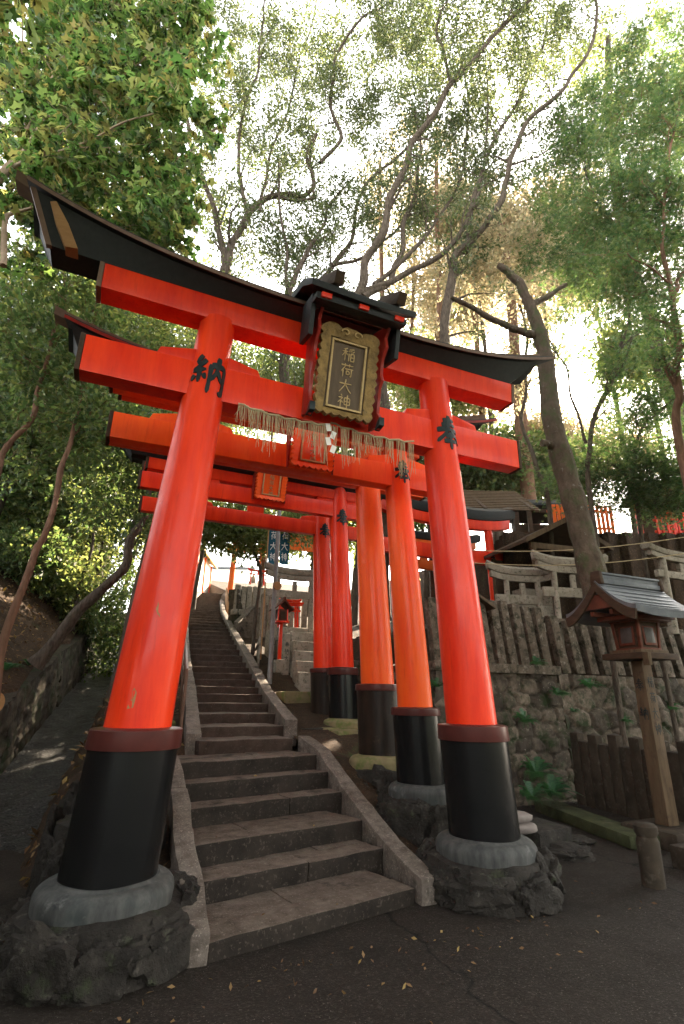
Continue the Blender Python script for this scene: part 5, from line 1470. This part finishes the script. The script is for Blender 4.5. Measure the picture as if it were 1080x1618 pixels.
tree('canopy_tree', 'tall tree right of the plaque with a long limb sweeping up to the top edge', 'tree',
     [([np.array([gC[0], gC[1], 2.0]), ad(603, 800, 12.5), ad(607, 640, 12.4), ad(585, 540, 12.2), ad(562, 470, 12)], .20, .15),
      (pld((562, 470, 12), (578, 425, 12), (604, 375, 12), (620, 310, 11.9), (648, 245, 11.8), (680, 195, 11.7), (712, 135, 11.6), (760, 80, 11.4), (800, 30, 11.2), (850, -10, 11)), .13, .05),
      (pld((575, 470, 12), (612, 440, 12.2), (628, 400, 12.4), (638, 340, 12.6), (658, 290, 12.7), (664, 235, 12.8), (655, 170, 12.8)), .10, .035),
      (pld((570, 465, 12), (635, 430, 12), (700, 395, 11.9), (738, 345, 11.8), (755, 322, 11.8)), .10, .05),
      (pld((590, 450, 12), (650, 405, 12.4), (690, 350, 12.8), (725, 260, 13), (740, 160, 13), (720, 60, 13)), .07, .03),
      (pld((712, 135, 11.6), (700, 80, 11.4), (690, 30, 11.2), (720, -20, 11)), .06, .03)],
     [(ad(700, 60, 12), (1.3, 1.1, 1), 1.1), (ad(780, 50, 12), (1.1, 1.1, 1), .8), (ad(690, 170, 12.4), (1.2, 1.1, .9), .9), (ad(620, 330, 13), (1.1, 1.0, .7), .7), (ad(640, 40, 12.4), (1.1, 1, 1), .9), (ad(740, 230, 13), (1, 1, .9), .6)],
     seed=63, sub=1.3, size=.062, nleaf=14, twigs=4, dns=1.75, leaf='leaf_canopy', bark='bark')
gD = ad(700, 1000, 12.2)
tree('canopy_tree', 'tree behind the nearest right pillar with a bowed brown limb curving up to the right', 'tree',
     [([np.array([gD[0], gD[1], 2.4]), ad(705, 800, 12.2), ad(705, 640, 12.2), ad(700, 520, 12.1), ad(722, 420, 12), ad(745, 380, 12)], .17, .11),
      (pld((745, 380, 12), (785, 335, 11.9), (803, 285, 11.8), (812, 240, 11.8), (838, 190, 11.7), (885, 140, 11.6), (918, 100, 11.5), (942, 50, 11.4), (940, -10, 11.2)), .10, .04),
      (pld((735, 400, 12), (752, 300, 12.4), (790, 200, 12.8), (830, 130, 13), (860, 60, 13.2), (870, -10, 13.3)), .08, .03),
      (pld((748, 330, 12.2), (765, 240, 12.4), (770, 150, 12.6), (762, 60, 12.8)), .05, .02)],
     [(ad(850, 50, 12.6), (1.2, 1.1, 1), 1.0), (ad(800, 140, 12.8), (1.1, 1.1, 1), .8), (ad(905, 60, 12), (.6, .8, .8), .4), (ad(760, 290, 13), (.9, .9, .7), .5), (ad(930, 170, 12.5), (.8, .9, .8), .5), (ad(850, 230, 13), (1.0, 1.0, .7), .6), (ad(640, 20, 13), (1.2, 1, .6), .6)],
     seed=64, sub=1.3, size=.062, nleaf=14, twigs=4, dns=1.75, leaf='leaf_canopy', bark='bark')
# --- forked mossy trunk behind the stone fences
tree('forked_tree', 'bent mossy trunk ending in two sawn stubs and a long bare branch', 'tree',
     [(pld((950, 985, 9), (934, 905, 9), (916, 830, 9.05), (893, 745, 9.1), (870, 665, 9.1), (864, 600, 9.1), (858, 555, 9.1), (846, 515, 9.1), (836, 478, 9.1)), .25, .115),
      (pld((836, 482, 9.1), (824, 455, 9.1), (808, 438, 9.1), (787, 420, 9.1)), .105, .075),
      (pld((840, 482, 9.1), (858, 470, 9.15), (876, 460, 9.2), (894, 450, 9.25)), .07, .045),
      (pld((846, 530, 9.1), (822, 522, 9.05), (795, 512, 9.0), (760, 494, 9.0), (712, 470, 8.9)), .085, .045),
      (pld((884, 712, 9.1), (872, 705, 9.0), (856, 700, 8.9)), .09, .06)], seed=65, bark='bark_moss', bare=(0, 1, 2, 3, 4), wig=.012)
# --- maples on the right
def rt(name, label, limbs, sprays, seed, **k):
    L = []
    for j, (pts, r0, r1) in enumerate(limbs):
        P = [ad(*q) for q in pts]
        if j == 0:
            g = float(right_z(np.array([P[0][0]]), np.array([P[0][1]]))[0]); P = [np.array([P[0][0], P[0][1], min(g, P[0][2])-.2])]+P
        L.append((P, r0, r1))
    return tree(name, label, 'tree', L, [(ad(*c), r_, d_) for c, r_, d_ in sprays], seed=seed, **k)
rt('maple_tree', 'maple with dark reddish forked stem at the right edge', [([(1086, 720, 8.5), (1078, 620, 8.5), (1070, 545, 8.5), (1062, 465, 8.5)], .085, .06), ([(1062, 465, 8.5), (1050, 400, 8.5), (1046, 330, 8.4), (1055, 240, 8.3), (1075, 130, 8.2)], .045, .02), ([(1063, 470, 8.5), (1078, 440, 8.5), (1095, 390, 8.5), (1105, 300, 8.4)], .045, .02), ([(1060, 450, 8.5), (1030, 420, 8.3), (990, 400, 8.1)], .025, .01)],
   [((1040, 90, 9), (1.0, .9, .9), 1.4), ((1060, 210, 8.8), (.8, .9, .8), 1.3), ((1010, 180, 9.2), (.8, .9, .7), 1.0), ((1020, 330, 9), (.8, .9, .6), 1.1), ((1070, 340, 8.6), (.5, .8, .6), .8), ((960, 330, 9.4), (.7, .8, .5), .8), ((1000, 430, 9), (.8, .8, .5), .8), ((1050, 420, 9), (.6, .7, .5), .6), ((1420, 620, 7.5), (1.6, 1.8, 1.2), 3.0), ((1500, 850, 6.5), (1.4, 1.8, 1.2), 3.0), ((1900, 600, 5), (1.6, 1.8, 1.2), 3.0), ((1500, 300, 7), (1.6, 1.8, 1.2), 3.0)], 71, leaf='leaf_green', kind='star', size=.07, nleaf=15, sub=2.0, bark='bark_red', subl=(.5, 1.1), spray_twigs=46, tw_len=.5)  # last four sprays lie out of view, added to block side sky light
rt('maple_tree', 'slim maple between the forked tree and the right edge with layered green sprays', [([(930, 800, 11), (925, 700, 11), (950, 620, 11), (975, 560, 11), (990, 470, 11), (960, 340, 11)], .07, .035), ([(925, 700, 11), (903, 640, 11), (888, 575, 11), (858, 530, 10.9)], .04, .015), ([(975, 560, 11), (1010, 530, 11), (1050, 500, 11)], .03, .012), ([(985, 480, 11), (1010, 380, 11), (1005, 260, 11)], .03, .012), ([(965, 360, 11), (930, 270, 11), (915, 200, 11)], .03, .012)],
   [((900, 280, 11.5), (1.0, 1, .8), 1.3), ((930, 190, 11.8), (.9, 1, .7), 1.0), ((960, 400, 11.5), (1.0, 1, .6), 1.1), ((880, 380, 11.8), (.9, 1, .6), .9), ((980, 250, 11.8), (.9, 1, .8), 1.1), ((1000, 500, 11.8), (.9, .9, .4), .35), ((930, 470, 12), (1.0, .9, .5), .8)], 72, leaf='leaf_green', kind='star', size=.075, nleaf=15, sub=1.8, subl=(.5, 1.2), spray_twigs=46, tw_len=.55)
rt('maple_tree', 'low spreading maple sprays over the upper stone wall at the right', [([(1020, 880, 11.5), (1000, 760, 11.3), (1008, 700, 11.2), (1035, 660, 11), (1066, 630, 11)], .06, .02), ([(1000, 770, 11.3), (970, 730, 11.2), (930, 720, 11)], .03, .012), ([(1003, 740, 11.2), (1050, 730, 11), (1080, 740, 11)], .03, .012)],
   [((960, 740, 11.4), (.9, .8, .28), 1.0), ((1030, 750, 11.2), (.8, .8, .3), 1.1), ((1075, 720, 11), (.5, .8, .3), .7), ((900, 760, 12), (.6, .7, .25), .5), ((990, 650, 11.6), (.7, .8, .3), .5), ((960, 790, 11.6), (.6, .5, .2), .5), ((1075, 775, 11), (.6, .7, .25), .9), ((1030, 800, 11.5), (.6, .5, .2), .5), ((1050, 640, 11.3), (.6, .8, .3), .6)], 73, leaf='leaf_green', kind='star', size=.065, nleaf=15, sub=2.0, subl=(.4, .9), spray_twigs=46, tw_len=.45, flat=.35)
rt('tall_tree', 'thick pale green trunk leaning in from the right edge behind the maples', [([(1105, 800, 15), (1070, 660, 15), (1040, 560, 15), (1015, 480, 15), (992, 400, 15), (975, 300, 15), (965, 180, 15), (960, 60, 15)], .34, .12), ([(1000, 440, 15), (960, 400, 15), (920, 380, 15)], .08, .03), ([(985, 370, 15), (1040, 280, 15), (1080, 200, 15)], .10, .03)],
   [((960, 120, 15.5), (1.8, 1.4, 1.3), 1.3), ((1060, 150, 15.5), (1.6, 1.4, 1.6), 1.4), ((1000, 40, 15.5), (1.2, 1.2, .8), .5)], 74, leaf='leaf_mid', size=.085, nleaf=16, sub=.35, bark='bark')
for k, (x0, x1, yb, yt, dep, r, lb) in enumerate(((842, 790, 860, 330, 18, .34, 'straight thick cedar trunk seen between the right pillar and the forked tree'), (608, 600, 900, 250, 21, .20, 'straight brown trunk in the gap right of the name plaque'), (702, 690, 900, 200, 19, .19, 'straight brown trunk above the right half of the top rail'), (775, 740, 870, 320, 22, .22, 'slim straight trunk behind the terrace torii'), (640, 655, 900, 280, 23, .16, 'slim straight trunk behind the second pillar on the right'))):
    rt('cedar_tree', lb, [([(x0, yb, dep), ((x0*2+x1)/3, (yb*2+yt)/3, dep), ((x0+2*x1)/3, (yb+2*yt)/3, dep), (x1, yt, dep)], r, r*.45)],
       [((x1+30*math.sin(k*2), yt+50, dep), (1.9, 1.6, 1.3), .7), ((x1+40*math.cos(k), yt+140, dep), (1.6, 1.4, 1.0), .4)], 80+k, leaf='leaf_gold', size=.095, nleaf=15, sub=.5, bark='bark_red', tw_len=.7, spread=.2)
rt('slender_tree', 'thin winding trunk just right of the tie beam end, left of the forked tree', [([(866, 800, 12.5), (850, 745, 12.5), (836, 690, 12.5), (829, 630, 12.5), (833, 560, 12.5), (820, 480, 12.5)], .075, .035)], [((800, 400, 13), (1.1, .9, .7), 1.0), ((740, 430, 14), (1.2, 1.0, .6), 1.0), ((860, 400, 13.5), (1.1, .9, .7), .9)], 90, leaf='leaf_gold', size=.08, sub=1.2, start=.6)
# --- golden wood filling the distance behind the right half, and green fill low behind the gates
for k, (px, py, dep, rx, rz_, leaf, dens) in enumerate(((700, 470, 24, 2.6, 2.2, 'leaf_gold', 1.6), (790, 400, 25, 2.6, 2.4, 'leaf_gold', 1.5), (850, 440, 24, 2.0, 1.6, 'leaf_gold', .9), (770, 620, 22, 2.2, 1.2, 'leaf_gold', .5), (900, 730, 24, 2.0, .6, 'leaf_gold', .6), (990, 720, 20, 1.6, .6, 'leaf_gold', .5), (640, 600, 24, 2.2, 1.4, 'leaf_mid', .8), (560, 600, 26, 2.6, 1.6, 'leaf_mid', 1.4), (430, 610, 26, 2.8, 1.6, 'leaf_mid', 1.5), (720, 745, 19, 1.8, .8, 'leaf_dark', .8), (800, 740, 20, 2.0, 1.0, 'leaf_dark', 1.3), (660, 780, 20, 2.2, 1.2, 'leaf_dark', 1.5), (880, 780, 22, 1.8, .7, 'leaf_dark', .8), (560, 775, 19.5, 2.0, 1.4, 'leaf_dark', 1.5), (490, 830, 22, 1.8, .9, 'leaf_mid', 1.2), (840, 350, 19, 1.9, 1.5, 'leaf_gold', 1.3), (930, 430, 18, 1.6, .9, 'leaf_gold', 1.0), (740, 340, 20, 1.8, 1.3, 'leaf_gold', 1.0), (1010, 560, 17, 1.2, .7, 'leaf_mid', .7), (690, 620, 21, 1.6, 1.2, 'leaf_mid', 1.0), (850, 690, 23, 1.6, .8, 'leaf_gold', .9))):
    c = ad(px, py, dep); g = float(right_z(np.array([c[0]]), np.array([c[1]]))[0])
    r_ = random.Random(k)
    sp = [((c[0]+r_.uniform(-.6, .6)*rx, c[1]+r_.uniform(-.5, .5)*rx, c[2]+r_.uniform(-.5, .5)*rz_), (rx*.8, rx*.7, rz_*.8), dens*.8) for _ in range(3)]
    tree('background_tree', 'leafy tree of the sunlit wood behind the gates on the right', 'tree', [([np.array([c[0], c[1], g-.3]), np.array([c[0]+.2, c[1], (g+c[2])/2]), np.array([c[0], c[1], c[2]+rz_])], .14, .03)], sp, bark='bark', leaf=leaf, seed=100+k, size=.12, nleaf=15, tw_len=.8, spread=.24, spray_twigs=44, sub=.3, start=.5, group='trees of the far wood')
# foliage hanging at the head of the steps under the rear tie beam
rt('broadleaf_tree', 'small tree arching over the main steps below the rear tie beam', [([(408, 905, 15.5), (398, 860, 15.6), (385, 840, 15.8), (355, 830, 16)], .06, .02), ([(398, 862, 15.6), (420, 845, 15.2), (455, 842, 15)], .03, .01)], [((345, 840, 16), (.8, .7, .32), 1.2), ((400, 845, 15.8), (.7, .7, .28), .8), ((470, 835, 15), (.7, .6, .25), .6), ((370, 815, 16), (1.2, .8, .3), 1.0)], 92, leaf='leaf_mid', size=.075, nleaf=14, sub=2.0, subl=(.4, .8), spray_twigs=44, tw_len=.4)

# --- ferns
def fern(label, p, n, L, seed, nrm=(0, -1, .3)):
    rg = np.random.RandomState(seed); V, F = [], []
    t0 = np.array(nrm, float)
    for k in range(n):
        a = rg.uniform(0, 2*PI)
        d = np.array([math.cos(a), math.sin(a), rg.uniform(.2, .9)])*.8+t0*.7; d /= np.linalg.norm(d)
        ll = L*rg.uniform(.6, 1.15); m = 19
        sd_ = np.cross(d, [0, 0, 1.0]); sd_ /= np.linalg.norm(sd_)+1e-9
        for j in range(1, m):
            f = j/m
            c = d*ll*f+np.array([0, 0, -.55*ll*f*f])
            w_ = ll*.17*math.sin(PI*min(1, .12+f*.9))**.8*(1-.35*f)
            for s in (-1, 1):
                b = len(V)
                tip = c+sd_*s*w_+d*w_*.35+np.array([0, 0, -.12*w_])
                V += [c-d*ll*.017, c+d*ll*.017, tip]; F.append((b, b+1, b+2))
    o = fast_mesh('fern', np.array(V), np.array(F), 'fern'); o.location = p
    return tag(o, label, 'fern')
for k, (px, py, Y, n, L, lb) in enumerate(((846, 1050, 3.05, 12, .34, 'small fern at the foot of the close set stone posts'), (880, 1098, 3.0, 18, .34, 'round fern tuft halfway up the wall, right of the nearest right pillar'), (928, 1085, 2.98, 18, .40, 'spreading fern high on the rubble wall under the gapped fence'), (828, 1140, 3.0, 16, .42, 'fern on the dry stone wall close to the nearest right pillar'), (905, 1125, 3.0, 7, .22, 'tiny fern low on the rubble wall'), (845, 1225, 2.75, 20, .60, 'large fern clump at the wall foot behind the sandbags'), (870, 1255, 2.3, 18, .55, 'large dark fern clump beside the mossy kerb slab'), (838, 1262, 2.2, 16, .5, 'fern clump directly behind the nearest right pillar'), (985, 1140, 2.98, 10, .3, 'dark fern behind the low fence near the lantern post'), (1060, 1120, 3.0, 12, .36, 'dark fern on the rubble wall right of the lantern post'), (690, 1085, 3.05, 10, .3, 'fern in the gap between the two nearest right pillars'))):
    p = at(px, py, Y); p[2] = max(p[2], -.42); fern(lb, p, int(n*2.6), L, 120+k)
for k, (px, py, dep, n, L) in enumerate(((70, 930, 10.5, 16, .4), (30, 960, 9.5, 14, .4))):
    p = ad(px, py, dep); p[2] = ground_left(p[0], p[1]); o = fern('green undergrowth fern on the leaf strewn left slope', p, n*2, L, 150+k, (0, 0, .6)); o['group'] = 'ferns on the left slope'
# low bushes along the crest of the left slope
for k, (px, py, dep, r_) in enumerate(((30, 880, 13, .8), (95, 850, 14, .8), (150, 840, 15, .9), (205, 830, 16, 1.0), (30, 830, 16, 1.1), (110, 790, 18, 1.2), (190, 760, 20, 1.3))):
    c = ad(px, py, dep); g = ground_left(c[0], c[1])
    tree('bush', 'leafy bush on the upper part of the left slope', 'bush', [([np.array([c[0], c[1], g-.1]), np.array([c[0]+.1, c[1], g+r_])], .025, .01)], [((c[0], c[1], g+r_*.7), (r_, r_, r_*.6), 1.2), ((c[0]+r_*.6, c[1]+.3, g+r_*.5), (r_*.7, r_*.7, r_*.5), .6)], bark='bark_dark', leaf=('leaf_dark', 'leaf_mid', 'leaf_dark')[k % 3], seed=170+k, size=.075, nleaf=12, spray_twigs=40, group='bushes on the left slope', sub=1.5, subl=(.3, .6))

# --- litter
rg = np.random.RandomState(9)
def litter(name, P, size, mat, flat=.25):
    o = leaves(name, P, rg.normal(0, 1, P.shape)*np.array([1, 1, .05]), size, 'small', mat, None, rg, flat, 0.0)
    return tag(o, kind='stuff')
n = 17000
X = rg.uniform(-13, -2.4, n)+0; Y = rg.uniform(-1, 20, n); keep = (X-xch(Y) < -.75); X, Y = X[keep], Y[keep]
litter('leaf_litter', np.stack([X, Y, left_z(X, Y)+.015], -1), .052, 'dry', .5)
n = 2600
Y = rg.uniform(-.6, 14, n); X = rg.uniform(-3, 1, n); keep = (X-xch(Y) > .3) & (X < xc(Y)-np.interp(Y, [2.9, 3.4], [1.25, .95])); X, Y = X[keep], Y[keep]
litter('bank_litter', np.stack([X, Y, left_z(X, Y)+.012], -1), .07, 'dry', .5)
P = []
for k in range(150):
    a, b = rg.uniform(-2.6, 6.0), rg.uniform(-4.2, 2.4)
    if rg.rand() < .65: a, b = rg.normal(.1, 1.2), -.62-abs(rg.normal(0, .35))
    if abs(a+.0) < 1.35 and b > -.45: continue
    P.append((a, b, -.418))
for i in range(6):
    for k in range(3):
        u, v = rg.uniform(-.9, .9), rg.uniform(.05, .6)
        q = low[i][:2]+avec*u+bvec*v
        P.append((q[0], q[1], low[i][2]+.006))
litter('fallen_leaves', np.array(P), .022, 'dry', .5)
# sawn log end on the left slope
p = ad(18, 995, 8.2); g = ground_left(p[0], p[1])
o = thing('sawn_log', 'sawn log with a pale cut end on the leaf litter', 'log', (p[0], p[1], g+.10))
MB().tube([(-1.2, .9, .05), (-.5, .35, .02), (0, 0, 0)], [.15, .16, .155], 16).build('bark', 'bark_dark', o, smooth=60)
MB().lathe([(.15, 0), (.148, .012)], (0, 0, 0), 20).build('cut_end', 'tan', o).rotation_euler = (R(90), 0, R(52))


# ================================================================== AIR
hz = tag(MB().box((0, 0, 15), (170, 170, 40)).build('haze', None, smooth=0), kind='stuff')
hm = bpy.data.materials.new('forest_haze'); hm.use_nodes = True
hn = hm.node_tree.nodes; hn.remove(hn['Principled BSDF'])
pv = hn.new('ShaderNodeVolumePrincipled'); pv.inputs['Color'].default_value = (.97, .94, .88, 1); pv.inputs['Density'].default_value = .00015; pv.inputs['Anisotropy'].default_value = .35
hm.node_tree.links.new(pv.outputs[0], hn['Material Output'].inputs['Volume'])
hz.data.materials.append(hm)
SC.cycles.volume_bounces = 0
